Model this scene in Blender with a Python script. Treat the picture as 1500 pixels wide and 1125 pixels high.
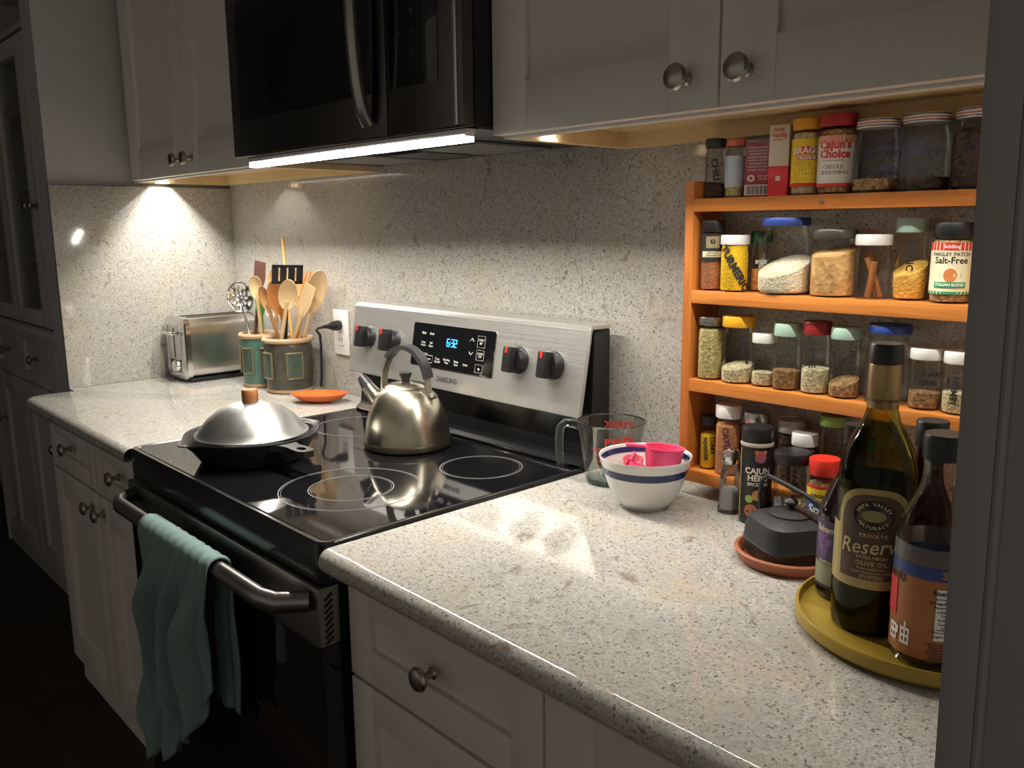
import bpy, bmesh, math, random
from math import sin, cos, pi, radians, atan2
from mathutils import Vector, Matrix
random.seed(7)
for o in list(bpy.data.objects): bpy.data.objects.remove(o)
S = bpy.context.scene
COL = S.collection
CT = 0.914                      # worktop height; everything below is laid out with the worktop at z=0 and lifted at the end
# ------------------------------------------------------------------ camera, world, light, exposure
CAM = Vector((1.0103, -1.2106, 0.4405))
cd = bpy.data.cameras.new('camera'); cam = bpy.data.objects.new('camera', cd); COL.objects.link(cam)
cd.sensor_width = 36; cd.lens = 36*1249.5/1500; cd.clip_start = 0.02
RM = Matrix(((0.68044890, 0.73273788, -0.00919195), (0.12705855, -0.13032663, -0.98329604), (-0.72169621, 0.66791479, -0.18178123)))
rot = Matrix((RM[0], -RM[1], -RM[2])).transposed()
cam.matrix_world = Matrix.Translation(CAM + Vector((0, 0, CT))) @ rot.to_4x4()
S.camera = cam
W = bpy.data.worlds.new('world'); S.world = W; W.use_nodes = True
W.node_tree.nodes['Background'].inputs[0].default_value = (1.0, 0.90, 0.76, 1)
W.node_tree.nodes['Background'].inputs[1].default_value = 0.20
STRIP_E = 275.0                  # LED strip emission
TAPE_E = 420.0                  # LED tape in the channels under the wall cabinets
S.view_settings.view_transform = 'Standard'; S.view_settings.look = 'None'
S.view_settings.exposure = 0.30; S.view_settings.gamma = 1; S.view_settings.use_curve_mapping = False
S.cycles.transparent_max_bounces = 32
S.cycles.max_bounces = 8

# ------------------------------------------------------------------ materials
MATS = {}
def nt(name):
    m = bpy.data.materials.new(name); m.use_nodes = True
    n = m.node_tree; n.nodes.clear()
    out = n.nodes.new('ShaderNodeOutputMaterial')
    return m, n, out
def N(n, t, **kw):
    x = n.nodes.new(t)
    for k, v in kw.items():
        if k.startswith('i_'):
            key = k[2:]; x.inputs[int(key) if key.isdigit() else key.replace('_', ' ')].default_value = v
        else: setattr(x, k, v)
    return x
def c4(c): return (c[0], c[1], c[2], 1)
def srgb(r, g, b):
    f = lambda v: (v/255/12.92) if v/255 <= .04045 else ((v/255+.055)/1.055)**2.4
    return (f(r), f(g), f(b))
def pbr(name, col, rough=.5, metal=0, var=.08, scale=30, bump=0, spec=.5, stretch=None, coat=0, emit=None, es=0):
    if name in MATS: return MATS[name]
    m, n, out = nt(name)
    p = N(n, 'ShaderNodeBsdfPrincipled'); n.links.new(p.outputs[0], out.inputs[0])
    p.inputs['Roughness'].default_value = rough; p.inputs['Metallic'].default_value = metal
    p.inputs['Specular IOR Level'].default_value = spec; p.inputs['Coat Weight'].default_value = coat
    tc = N(n, 'ShaderNodeTexCoord'); mp = N(n, 'ShaderNodeMapping'); n.links.new(tc.outputs['Object'], mp.inputs[0])
    if stretch: mp.inputs['Scale'].default_value = stretch
    nz = N(n, 'ShaderNodeTexNoise', i_Scale=scale, i_Detail=4.0); n.links.new(mp.outputs[0], nz.inputs['Vector'])
    mx = N(n, 'ShaderNodeMix', data_type='RGBA'); n.links.new(nz.outputs[0], mx.inputs[0])
    mx.inputs[6].default_value = c4([v*(1-var) for v in col]); mx.inputs[7].default_value = c4([min(1, v*(1+var)) for v in col])
    n.links.new(mx.outputs[2], p.inputs['Base Color'])
    if bump:
        b = N(n, 'ShaderNodeBump', i_Strength=bump, i_Distance=.002); n.links.new(nz.outputs[0], b.inputs['Height']); n.links.new(b.outputs[0], p.inputs['Normal'])
    if emit: p.inputs['Emission Color'].default_value = c4(emit); p.inputs['Emission Strength'].default_value = es
    MATS[name] = m; return m
def granite(name='granite'):
    if name in MATS: return MATS[name]
    m, n, out = nt(name); L = n.links.new
    p = N(n, 'ShaderNodeBsdfPrincipled'); L(p.outputs[0], out.inputs[0]); p.inputs['Roughness'].default_value = .08
    tc = N(n, 'ShaderNodeTexCoord'); O = tc.outputs['Object']
    def noise(s, d=3.0, r=.6):
        x = N(n, 'ShaderNodeTexNoise', i_Scale=s, i_Detail=d, i_Roughness=r); L(O, x.inputs['Vector']); return x.outputs[0]
    def ramp(src, a, b, ca=(0, 0, 0), cb=(1, 1, 1)):
        r = N(n, 'ShaderNodeValToRGB'); L(src, r.inputs[0]); e = r.color_ramp.elements
        e[0].position = a; e[0].color = c4(ca); e[1].position = b; e[1].color = c4(cb); return r.outputs[0]
    def mix(f, a, b):
        x = N(n, 'ShaderNodeMix', data_type='RGBA'); L(f, x.inputs[0])
        for i, v in ((6, a), (7, b)):
            if isinstance(v, tuple): x.inputs[i].default_value = c4(v)
            else: L(v, x.inputs[i])
        return x.outputs[2]
    def cells(sc):
        wn = N(n, 'ShaderNodeTexNoise', i_Scale=sc*.9, i_Detail=1.0); L(O, wn.inputs['Vector'])
        vm = N(n, 'ShaderNodeVectorMath', operation='MULTIPLY_ADD'); L(wn.outputs['Color'], vm.inputs[0]); vm.inputs[1].default_value = (1.6/sc,)*3; L(O, vm.inputs[2])
        vo = N(n, 'ShaderNodeTexVoronoi', i_Scale=sc); L(vm.outputs[0], vo.inputs['Vector'])
        sc_ = N(n, 'ShaderNodeSeparateColor'); L(vo.outputs['Color'], sc_.inputs[0]); return sc_
    c1 = cells(480); r = N(n, 'ShaderNodeValToRGB'); L(c1.outputs[0], r.inputs[0]); cr = r.color_ramp
    cr.elements[0].position = 0; cr.elements[0].color = (.24, .23, .215, 1); cr.elements[1].position = 1; cr.elements[1].color = (.60, .59, .56, 1)
    for p_, c_ in ((.06, (.33, .32, .30)), (.20, (.41, .395, .365)), (.50, (.475, .46, .42)), (.82, (.52, .50, .46))): e = cr.elements.new(p_); e.color = c4(c_)
    base = mix(ramp(noise(9, 4), .50, .80), r.outputs[0], (.47, .42, .32))
    base = mix(ramp(noise(5, 3), .55, .85), base, (.40, .395, .39))
    c2 = cells(400); base = mix(ramp(c2.outputs[1], .93, .96), base, (.17, .16, .15))
    base = mix(ramp(noise(70, 3), .48, .85), base, (.38, .365, .335))
    # sparse wandering veins
    mp = N(n, 'ShaderNodeMapping'); mp.inputs['Rotation'].default_value = (.5, .4, .6); L(O, mp.inputs[0])
    nv = N(n, 'ShaderNodeTexNoise', i_Scale=3.1, i_Detail=5.0, i_Distortion=.6); L(mp.outputs[0], nv.inputs['Vector'])
    sub = N(n, 'ShaderNodeMath', operation='SUBTRACT', i_1=.5); L(nv.outputs[0], sub.inputs[0])
    ab = N(n, 'ShaderNodeMath', operation='ABSOLUTE'); L(sub.outputs[0], ab.inputs[0])
    v = ramp(ab.outputs[0], .0, .012, (1, 1, 1), (0, 0, 0))
    ml = N(n, 'ShaderNodeMath', operation='MULTIPLY'); L(v, ml.inputs[0]); L(ramp(noise(26), .50, .66), ml.inputs[1])
    base = mix(ml.outputs[0], base, (.22, .18, .13))
    L(base, p.inputs['Base Color'])
    MATS[name] = m; return m
def wood(name, a, b, axis=0, rough=.45, sc=1.0):
    if name in MATS: return MATS[name]
    m, n, out = nt(name); L = n.links.new
    p = N(n, 'ShaderNodeBsdfPrincipled', i_Roughness=rough); L(p.outputs[0], out.inputs[0])
    tc = N(n, 'ShaderNodeTexCoord'); mp = N(n, 'ShaderNodeMapping'); L(tc.outputs['Object'], mp.inputs[0])
    s = [70*sc]*3; s[axis] = 3.5*sc; mp.inputs['Scale'].default_value = s
    nz = N(n, 'ShaderNodeTexNoise', i_Scale=1.6, i_Detail=5.0, i_Distortion=.7); L(mp.outputs[0], nz.inputs['Vector'])
    r = N(n, 'ShaderNodeValToRGB'); L(nz.outputs[0], r.inputs[0]); e = r.color_ramp.elements
    e[0].position = .32; e[0].color = c4(a); e[1].position = .68; e[1].color = c4(b)
    L(r.outputs[0], p.inputs['Base Color'])
    MATS[name] = m; return m
def glass(name, tint=(.975, .985, .98), rough=.02, ior=1.32, refl=.55):
    if name in MATS: return MATS[name]
    m, n, out = nt(name); L = n.links.new
    t = N(n, 'ShaderNodeBsdfTransparent'); t.inputs[0].default_value = c4(tint)
    g = N(n, 'ShaderNodeBsdfGlossy', i_Roughness=rough)
    f = N(n, 'ShaderNodeFresnel', i_IOR=ior); mx = N(n, 'ShaderNodeMixShader')
    k = N(n, 'ShaderNodeMath', operation='MULTIPLY', i_1=refl); L(f.outputs[0], k.inputs[0]); L(k.outputs[0], mx.inputs[0]); L(t.outputs[0], mx.inputs[1]); L(g.outputs[0], mx.inputs[2]); L(mx.outputs[0], out.inputs[0])
    MATS[name] = m; return m
def grains(name, a, b, scale=260, rough=.85):
    if name in MATS: return MATS[name]
    m, n, out = nt(name); L = n.links.new
    p = N(n, 'ShaderNodeBsdfPrincipled', i_Roughness=rough); L(p.outputs[0], out.inputs[0])
    tc = N(n, 'ShaderNodeTexCoord'); v = N(n, 'ShaderNodeTexVoronoi', i_Scale=scale); L(tc.outputs['Object'], v.inputs['Vector'])
    r = N(n, 'ShaderNodeMix', data_type='RGBA'); r.inputs[6].default_value = c4(a); r.inputs[7].default_value = c4(b)
    sx = N(n, 'ShaderNodeSeparateColor'); L(v.outputs['Color'], sx.inputs[0]); L(sx.outputs[0], r.inputs[0]); L(r.outputs[2], p.inputs['Base Color'])
    bp = N(n, 'ShaderNodeBump', i_Strength=.7, i_Distance=.002); L(v.outputs['Distance'], bp.inputs['Height']); L(bp.outputs[0], p.inputs['Normal'])
    MATS[name] = m; return m
def brushed(name, col, rough=.3, axis=0, metal=1.0):
    if name in MATS: return MATS[name]
    m, n, out = nt(name); L = n.links.new
    p = N(n, 'ShaderNodeBsdfPrincipled', i_Roughness=rough, i_Metallic=metal); L(p.outputs[0], out.inputs[0])
    p.inputs['Base Color'].default_value = c4(col)
    tc = N(n, 'ShaderNodeTexCoord'); mp = N(n, 'ShaderNodeMapping'); L(tc.outputs['Object'], mp.inputs[0])
    s = [400.]*3; s[axis] = 6; mp.inputs['Scale'].default_value = s
    nz = N(n, 'ShaderNodeTexNoise', i_Scale=1.0, i_Detail=2.0); L(mp.outputs[0], nz.inputs['Vector'])
    mr = N(n, 'ShaderNodeMapRange', i_3=rough*.75, i_4=rough*1.3); L(nz.outputs[0], mr.inputs[0]); L(mr.outputs[0], p.inputs['Roughness'])
    b = N(n, 'ShaderNodeBump', i_Strength=.06, i_Distance=.001); L(nz.outputs[0], b.inputs['Height']); L(b.outputs[0], p.inputs['Normal'])
    MATS[name] = m; return m
def emis(name, col, s):
    if name in MATS: return MATS[name]
    m, n, out = nt(name); e = N(n, 'ShaderNodeEmission'); e.inputs[0].default_value = c4(col); e.inputs[1].default_value = s
    n.links.new(e.outputs[0], out.inputs[0]); MATS[name] = m; return m
GR = granite()
WHITE = pbr('white_paint', (.70, .675, .63), .42, var=.02)
WALLP = pbr('wall_paint', (.50, .51, .52), .6, var=.03, bump=.05, scale=200)
DARKP = pbr('grey_panel_paint', (.30, .29, .28), .5, var=.03)
MAPLE = wood('maple', (.72, .54, .28), (.80, .62, .35), 0, .5)
PINE = wood('orange_pine', (.50, .155, .028), (.66, .25, .05), 0, .38)
PINEV = wood('orange_pine_upright', (.44, .13, .025), (.60, .215, .045), 2, .38)
FLOOR = wood('floor_wood', (.035, .022, .014), (.06, .04, .026), 0, .5)
BLK = pbr('black_enamel', (.008, .008, .009), .22, var=0)
BLKM = pbr('black_plastic', (.012, .012, .013), .38, var=.1)
BGLASS = pbr('black_glass', (.006, .006, .007), .045, var=0, spec=.6)
STEEL = brushed('brushed_steel', (.62, .61, .59), .30, 0)
DSTEEL = brushed('black_stainless', (.12, .11, .105), .34, 0)
CHROME = pbr('chrome', (.72, .72, .72), .12, 1, var=.02)
NICKEL = pbr('satin_nickel', (.42, .39, .35), .3, 1, var=.03)
WPL = pbr('white_plastic', (.80, .80, .78), .35, var=.02)
CLEAR = glass('clear_glass')
INK = pbr('black_ink', (.012, .011, .012), .7, var=0)
PAPER = pbr('white_print', (.82, .81, .78), .6, var=.02)
GREY = pbr('grey_mark', (.30, .30, .31), .5, var=0)
RED = pbr('red_print', (.62, .03, .025), .5, var=.02)
def plain(nm, c, r=.42): return pbr(nm, c, r, var=.03)

# ------------------------------------------------------------------ mesh helpers
class MB:
    def __init__(s): s.v = []; s.f = []
    def add(s, v, f, M=None):
        k = len(s.v); s.v += [tuple(M @ Vector(p)) if M else tuple(p) for p in v]; s.f += [tuple(i+k for i in q) for q in f]; return s
    def box(s, x0, x1, y0, y1, z0, z1, b=0, M=None):
        bm = bmesh.new(); bmesh.ops.create_cube(bm, size=1)
        for v in bm.verts: v.co = ((x0+x1)/2+v.co.x*(x1-x0), (y0+y1)/2+v.co.y*(y1-y0), (z0+z1)/2+v.co.z*(z1-z0))
        if b: bmesh.ops.bevel(bm, geom=bm.edges[:], offset=b, segments=2, profile=.6, affect='EDGES')
        bm.verts.index_update(); s.add([v.co.copy() for v in bm.verts], [[v.index for v in f.verts] for f in bm.faces], M); bm.free(); return s
    def lathe(s, prof, seg=32, M=None, rib=0, sx=1, sy=1, sq=0, cap=True):
        v = []; f = []; n = len(prof)
        for i in range(seg):
            a = 2*pi*i/seg
            k = 1 if not rib or i % 2 else 1-rib
            if sq:   # superellipse for rounded-square bodies
                c_, s_ = abs(cos(a)), abs(sin(a)); k *= (c_**sq+s_**sq)**(-1/sq)
            for r, z in prof: v.append((r*k*cos(a)*sx, r*k*sin(a)*sy, z))
        for i in range(seg):
            j = (i+1) % seg
            for t in range(n-1): f.append((i*n+t, j*n+t, j*n+t+1, i*n+t+1))
        if cap:
            if prof[0][0] > 1e-5: f.append(tuple(i*n for i in range(seg-1, -1, -1)))
            if prof[-1][0] > 1e-5: f.append(tuple(i*n+n-1 for i in range(seg)))
        idx = {}; nv = []; mp = []
        for p in v:
            k = (round(p[0], 6), round(p[1], 6), round(p[2], 6))
            if k not in idx: idx[k] = len(nv); nv.append(p)
            mp.append(idx[k])
        nf = []
        for q in f:
            w = []
            for i in q:
                if mp[i] not in w: w.append(mp[i])
            if len(w) > 2: nf.append(w)
        return s.add(nv, nf, M)
    def tube(s, pts, r, seg=10, closed=False, flat=None, M=None):
        pts = [Vector(p) for p in pts]; n = len(pts); rr = r if isinstance(r, (list, tuple)) else [r]*n
        v = []; f = []; up = None
        for i, p in enumerate(pts):
            t = (pts[(i+1) % n]-pts[i-1]) if closed else (pts[min(i+1, n-1)]-pts[max(i-1, 0)])
            t.normalize()
            if up is None: up = Vector((0, 0, 1)) if abs(t.z) < .9 else Vector((1, 0, 0))
            u = (up-t*up.dot(t)).normalized(); w = t.cross(u); up = u
            for k in range(seg):
                a = 2*pi*k/seg; v.append(p+(u*cos(a)*(flat or 1)+w*sin(a))*rr[i])
        m = n if closed else n-1
        for i in range(m):
            j = (i+1) % n
            for k in range(seg): l = (k+1) % seg; f.append((i*seg+k, i*seg+l, j*seg+l, j*seg+k))
        if not closed: f += [tuple(range(seg-1, -1, -1)), tuple((n-1)*seg+k for k in range(seg))]
        return s.add(v, f, M)
    def patch(s, R, a0, a1, z0, z1, seg=14, M=None, th=.0004):
        # curved label with thickness
        v = []; f = []
        for i in range(seg+1):
            a = a0+(a1-a0)*i/seg
            for r, z in ((R, z0), (R+th, z0), (R+th, z1), (R, z1)): v.append((r*cos(a), r*sin(a), z))
        for i in range(seg):
            b = i*4
            for k in range(4): l = (k+1) % 4; f.append((b+k, b+4+k, b+4+l, b+l))
        f += [(0, 1, 2, 3), tuple(seg*4+k for k in (3, 2, 1, 0))]
        return s.add(v, f, M)
    def mesh(s, name):
        m = bpy.data.meshes.new(name); m.from_pydata(s.v, [], s.f); m.update()
        bm = bmesh.new(); bm.from_mesh(m); bmesh.ops.recalc_face_normals(bm, faces=bm.faces); bm.to_mesh(m); bm.free()
        m.shade_smooth(); m.set_sharp_from_angle(angle=radians(38)); return m
    def build(s, name, mat, parent=None, loc=None, rz=None, label=None):
        o = bpy.data.objects.new(name, s.mesh(name)); COL.objects.link(o); o.data.materials.append(mat)
        if parent: o.parent = parent
        if loc: o.location = loc
        if rz is not None: o.rotation_euler.z = rz
        if label: o['label'] = label
        return o
def tag(o, label, cat, group=None, kind=None):
    if label: o['label'] = label
    if cat: o['category'] = cat
    if group: o['group'] = group
    if kind: o['kind'] = kind
    return o
def struct(o, label=None): o['kind'] = 'structure'; (label and o.__setitem__('label', label)); return o
def thing(name, label, cat, loc=(0, 0, 0), rz=0, group=None):
    o = bpy.data.objects.new(name, None); COL.objects.link(o); o.empty_display_size = .05; o.location = loc; o.rotation_euler.z = rz
    return tag(o, label, cat, group)
def face(x, y): return atan2(CAM.y-y, CAM.x-x)
_tc = {}
def text2d(s, size, bold=0, spacing=1.0):
    k = (s, round(size, 5), bold, spacing)
    if k not in _tc:
        c = bpy.data.curves.new('t', 'FONT'); c.body = s; c.size = size; c.align_x = 'CENTER'; c.align_y = 'CENTER'; c.resolution_u = 2; c.offset = bold*size; c.space_character = spacing
        o = bpy.data.objects.new('t', c); COL.objects.link(o); m = bpy.data.meshes.new_from_object(o)
        _tc[k] = ([tuple(v.co) for v in m.vertices], [tuple(p.vertices) for p in m.polygons])
        bpy.data.objects.remove(o); bpy.data.meshes.remove(m); bpy.data.curves.remove(c)
    return _tc[k]
def txt_cyl(mb, s, size, R, a0, z, rotd=0, bold=.02, sx=1.0, shear=0, spacing=1.0):
    v, f = text2d(s, size, bold, spacing); r = radians(rotd); out = []
    for x, y, _ in v:
        x = x*sx+shear*y; X = x*cos(r)-y*sin(r); Y = x*sin(r)+y*cos(r); a = a0+X/R
        out.append((R*cos(a), R*sin(a), z+Y))
    mb.add(out, f); return mb
def txt_flat(mb, s, size, o, right, up, bold=.02, sx=1.0, rotd=0, spacing=1.0):
    v, f = text2d(s, size, bold, spacing); o, right, up = Vector(o), Vector(right), Vector(up); r = radians(rotd)
    mb.add([o+right*(x*sx*cos(r)-y*sin(r))+up*(x*sx*sin(r)+y*cos(r)) for x, y, _ in v], f); return mb

# ------------------------------------------------------------------ room shell
XL = -1.584
struct(MB().box(-4.2, 2.6, -4.5, .02, -CT-.03, -CT).build('floor', FLOOR))
struct(MB().box(-4.2, 2.6, -4.5, .3, 1.53, 1.56).build('ceiling', pbr('ceiling_paint', (.7, .69, .66), .7)))
wb = struct(MB().box(XL-.11, 2.6, .02, .14, -CT, 1.53).build('wall_back', WALLP))
o = MB().box(XL, 1.2, 0, .02, 0, .615).build('granite_slab', GR, wb); o['label'] = 'polished speckled granite backsplash'
wl = struct(MB().box(XL-.115, XL-.018, -.512, .02, -CT, 1.53).build('wall_left', WALLP))
o = MB().box(XL-.018, XL, -.517, 0, 0, .563, .001).build('granite_slab', GR, wl); o['label'] = 'polished speckled granite side splash'
struct(MB().box(-4.2, XL-.115, .02, .14, -CT, 1.53).build('wall_rear_far', WALLP))
struct(MB().box(-4.2, -1.5, -1.9, -1.78, -CT, 1.53).build('light_block_wall_front', WALLP))  # unseen divider, added to keep ambient light off the hutch
struct(MB().box(-4.32, -4.2, -4.5, .14, -CT, 1.53).build('light_block_wall_far', WALLP))  # unseen end wall, added to block ambient light from the left
# tall panel beside the worktop, close to the camera
PX, PY = .846, -.72
pn = struct(MB().box(PX, PX+.018, PY, 0, -CT, 1.53, .002).box(PX, PX+.020, PY-.004, PY+.03, -CT, 1.53, .003).build('wall_right', DARKP))
MB().tube([(PX+.022, PY-.001, -CT+.002), (PX+.022, PY-.001, 1.529)], .003, 8).build('bead', DARKP, pn)
MB().box(PX+.0245, PX+.12, PY-.002, PY+.02, -CT, 1.53, .002).build('stile', DARKP, pn)
pn.matrix_world = Matrix.Translation((PX, PY, .08)) @ Matrix.Rotation(radians(-.8), 4, 'Y') @ Matrix.Translation((-PX, -PY, -.08))

# ------------------------------------------------------------------ worktops
def bull(mb, x0, x1, yb, yf, th=.036, rl=0):
    r = th/2; prof = [(yb, 0), (yb, -th)]+[(yf+r-r*sin(a), -r-r*cos(a)) for a in [pi*i/10 for i in range(11)]]
    n = len(prof); v = []; f = []
    xs = [x0, x1]
    for x in xs: v += [(x, y, z) for y, z in prof]
    for i in range(n): j = (i+1) % n; f.append((i, j, n+j, n+i))
    f += [tuple(range(n)), tuple(range(2*n-1, n-1, -1))]
    return mb.add(v, f)
YF = -.649
o = bull(MB(), .003, PX-.001, -.001, YF).build('countertop', GR); tag(o, 'speckled granite countertop between the range and the tall grey panel', 'countertop')
# left worktop with a rounded outer corner
mb = MB(); r = .018; cr = .05; xa = XL+.03; path = [(-.766, YF)]
for i in range(7):
    a = pi/2*i/6; path.append((xa+cr-cr*sin(a), YF+cr-cr*cos(a)))
path.append((xa, -.5175))
v = []; f = []; m = 11
for k, (x, y) in enumerate(path):
    if k == 0: nx, ny = 0, -1
    elif k == len(path)-1: nx, ny = -1, 0
    else: a = pi/2*(k-1)/6; nx, ny = -sin(a), -cos(a)
    for i in range(m):
        b = pi*i/(m-1); d = -r+r*sin(b); v.append((x+nx*d, y+ny*d, -r+r*cos(b)))
for k in range(len(path)-1):
    for i in range(m-1): f.append((k*m+i, k*m+i+1, (k+1)*m+i+1, (k+1)*m+i))
K = len(path); base = len(v)
ext = [(XL+.001, -.5175), (XL+.001, -.001), (-.766, -.001)]
for x, y in ext: v += [(x, y, 0), (x, y, -.036)]
f.append(tuple([k*m for k in range(K)]+[base, base+2, base+4])); f.append(tuple([k*m+m-1 for k in range(K-1, -1, -1)]+[base+5, base+3, base+1]))
mb.add(v, f); o = mb.build('countertop', GR); tag(o, 'speckled granite countertop under the toaster and utensil crocks', 'countertop')

# ------------------------------------------------------------------ cabinets
def knob(parent, x, y, z, s=1.0):
    M = Matrix.Translation((x, y, z)) @ Matrix.Rotation(pi/2, 4, 'X')
    MB().lathe([(.0085*s, 0), (.0085*s, .002), (.0055*s, .005), (.005*s, .014), (.009*s, .018), (.0155*s, .021), (.0165*s, .025), (.014*s, .029), (.007*s, .0315), (0, .032)], 24, M).build('knob', NICKEL, parent)
def shaker(parent, name, x0, x1, z0, z1, yf, st=.072, th=.02, knobs=(), mat=None, glassp=False):
    mat = mat or WHITE; b = .0012; yb = yf+th
    d = MB().box(x0, x0+st, yf, yb, z0, z1, b).box(x1-st, x1, yf, yb, z0, z1, b).box(x0+st, x1-st, yf, yb, z0, z0+st, b).box(x0+st, x1-st, yf, yb, z1-st, z1, b).build(name, mat, parent)
    MB().box(x0+st-.004, x1-st+.004, yf+.009, yf+.015, z0+st-.004, z1-st+.004).build('pane' if glassp else 'panel', CLEAR if glassp else mat, d)
    for kx, kz in knobs: knob(d, kx, yf, kz)
    return d
UZ = .577; UY = -.312
def upper(x0, x1, label, split, side0=True, zt=1.34, kn=((), ()), dx0=None):
    t = thing('wall_cabinet', label, 'cabinet', (0, 0, 0))
    MB().box(x0, x1, UY+.022, -.001, UZ+.022, zt).build('carcass', MAPLE, t)
    MB().box(x0, x1, UY+.021, UY+.040, UZ-.004, UZ+.022, .001).build('front_rail', WHITE, t)
    MB().box(x0, x0+.018, UY+.040, -.020, UZ-.004, UZ+.022).build('side_rail', MAPLE, t)
    MB().box(x1-.018, x1, UY+.040, -.020, UZ-.004, UZ+.022).build('side_rail', MAPLE, t)
    MB().box(x0, x1, -.020, -.001, UZ-.004, UZ+.022).build('back_rail', MAPLE, t)
    a = dx0 if dx0 is not None else x0
    shaker(t, 'door', a, split-.0015, UZ, zt, UY, knobs=kn[0]); shaker(t, 'door', split+.0015, x1, UZ, zt, UY, knobs=kn[1])
    return t
upper(-1.583, -.766, 'white two-door wall cabinet mounted over the toaster', -1.148, kn=(((-1.182, UZ+.036),), ((-1.114, UZ+.036),)), dx0=-1.535)
upper(.002, .826, 'white two-door wall cabinet hanging above the spice rack', .404, kn=(((.358, UZ+.038),), ((.442, UZ+.038),)))
t = thing('wall_cabinet', 'short white cabinet above the microwave', 'cabinet')
MB().box(-.764, 0, UY+.022, -.001, 1.012, 1.34).build('carcass', MAPLE, t); shaker(t, 'door', -.764, -.383, 1.012, 1.34, UY); shaker(t, 'door', -.380, 0, 1.012, 1.34, UY)
BY = -.605
def base(x0, x1, label, cols, drawers, doors=True):
    t = thing('base_cabinet', label, 'cabinet', (0, 0, -CT))
    T = Matrix.Translation((0, 0, CT))
    off = CT
    MB().box(x0, x1, BY+.021, -.002, .10, CT-.037).build('carcass', WHITE, t)
    MB().box(x0, x1, BY+.075, -.002, 0, .10).build('plinth', WHITE, t)
    return t, off
t, q = base(-1.475, -.768, 'white base cabinet left of the range with two drawers and two doors', 0, 0)
mid = -1.118
for a, b in ((-1.475, mid-.0015), (mid+.0015, -.769)):
    shaker(t, 'drawer', a, b, q-.178, q-.042, BY, st=.045, knobs=(((a+b)/2, q-.105),))
    shaker(t, 'door', a, b, q-.735, q-.184, BY, knobs=((b-.038 if a < -1.4 else a+.038, q-.225),))
t, q = base(.005, .402, 'white base cabinet with drawers right of the range', 0, 0)
for z0, z1 in ((-.196, -.042), (-.46, -.202), (-.735, -.466)):
    shaker(t, 'drawer', .006, .400, q+z0, q+z1, BY, st=.052, knobs=((.203, q+(z0+z1)/2),))
t, q = base(.403, .843, 'white base cabinet next to the tall grey panel', 0, 0)
shaker(t, 'door', .404, .842, q-.735, q-.042, BY, knobs=((.44, q-.30),))

# far hutch beyond the side wall
HX1, HY = -1.702, -.42
t = thing('china_hutch', 'tall white built-in hutch with glass doors beyond the side wall', 'hutch', (0, 0, -CT)); q = CT
MB().box(-3.2, -3.18, HY+.021, -.02, 0, q+1.40).box(HX1-.02, HX1, HY+.021, -.02, 0, q+1.40).box(-3.2, HX1, -.04, -.02, 0, q+1.40).box(-3.18, HX1-.02, HY+.021, -.04, q+1.36, q+1.40).box(-3.18, HX1-.02, HY+.021, -.04, q-.10, q+.10).box(-3.18, HX1-.02, HY+.03, -.04, 0, .10).build('carcass', WHITE, t)
for z in (.33, .58, .84, 1.1): MB().box(-3.18, HX1-.02, HY+.05, -.04, q+z, q+z+.018).build('shelf', WHITE, t)
MB().box(-3.2, HX1+.0, HY-.03, HY+.02, q+.095, q+.115, .004).build('ledge', WHITE, t)
xs = [HX1-.03-.385*i for i in range(4)]
for i in range(3):
    a, b = xs[i+1]+.002, xs[i]-.002
    kx = a+.03 if i % 2 == 0 else b-.03
    shaker(t, 'glass_door', a, b, q+.12, q+1.05, HY, st=.055, glassp=True, knobs=((kx, q+.52),))
    shaker(t, 'drawer', a, b, q-.10, q+.09, HY, st=.04, knobs=(((a+b)/2, q-.005),))
    shaker(t, 'door', a, b, q-.80, q-.105, HY, knobs=((kx, q-.30),))

# ------------------------------------------------------------------ range
t = thing('electric_range', 'black and stainless electric range with glass cooktop', 'range', (0, 0, -CT)); RZ = CT
X0, X1 = -.761, -.001
def rb(): return MB()
M0 = Matrix.Translation((0, 0, RZ))
MB().box(X0+.004, X1-.004, -.612, -.03, .03, RZ-.058).build('body', BLK, t)
# cooktop frame with rounded corners + glass
def rrect(x0, x1, y0, y1, r, n=6):
    P = []
    for cx, cy, a0 in ((x1-r, y1-r, 0), (x0+r, y1-r, pi/2), (x0+r, y0+r, pi), (x1-r, y0+r, 1.5*pi)):
        for i in range(n+1): a = a0+pi/2*i/n; P.append((cx+r*cos(a), cy+r*sin(a)))
    return P
def slab(mb, rings, M=None):
    n = len(rings[0][0]); v = []; f = []
    for P, z in rings: v += [(x, y, z) for x, y in P]
    for k in range(len(rings)-1):
        for i in range(n): j = (i+1) % n; f.append((k*n+i, k*n+j, (k+1)*n+j, (k+1)*n+i))
    f.append(tuple(range(n-1, -1, -1))); f.append(tuple((len(rings)-1)*n+i for i in range(n)))
    return mb.add(v, f, M)
fr = MB(); yb = -.085
slab(fr, [(rrect(X0, X1, -.640, yb, .022), RZ-.056), (rrect(X0, X1, -.640, yb, .022), RZ+.001), (rrect(X0+.003, X1-.003, -.637, yb, .02), RZ+.005), (rrect(X0+.009, X1-.009, -.631, yb-.003, .016), RZ+.0055), (rrect(X0+.013, X1-.013, -.627, yb-.006, .013), RZ+.003)])
fr.build('cooktop_frame', pbr('frame_enamel', (.02, .02, .021), .16, var=0), t)
g = slab(MB(), [(rrect(X0+.0135, X1-.0135, -.6265, yb-.0065, .012), RZ+.0028), (rrect(X0+.0135, X1-.0135, -.6265, yb-.0065, .012), RZ+.0040)]).build('glass_cooktop', BGLASS, t)
RING = pbr('burner_line', (.20, .20, .20), .3, var=0)
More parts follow.
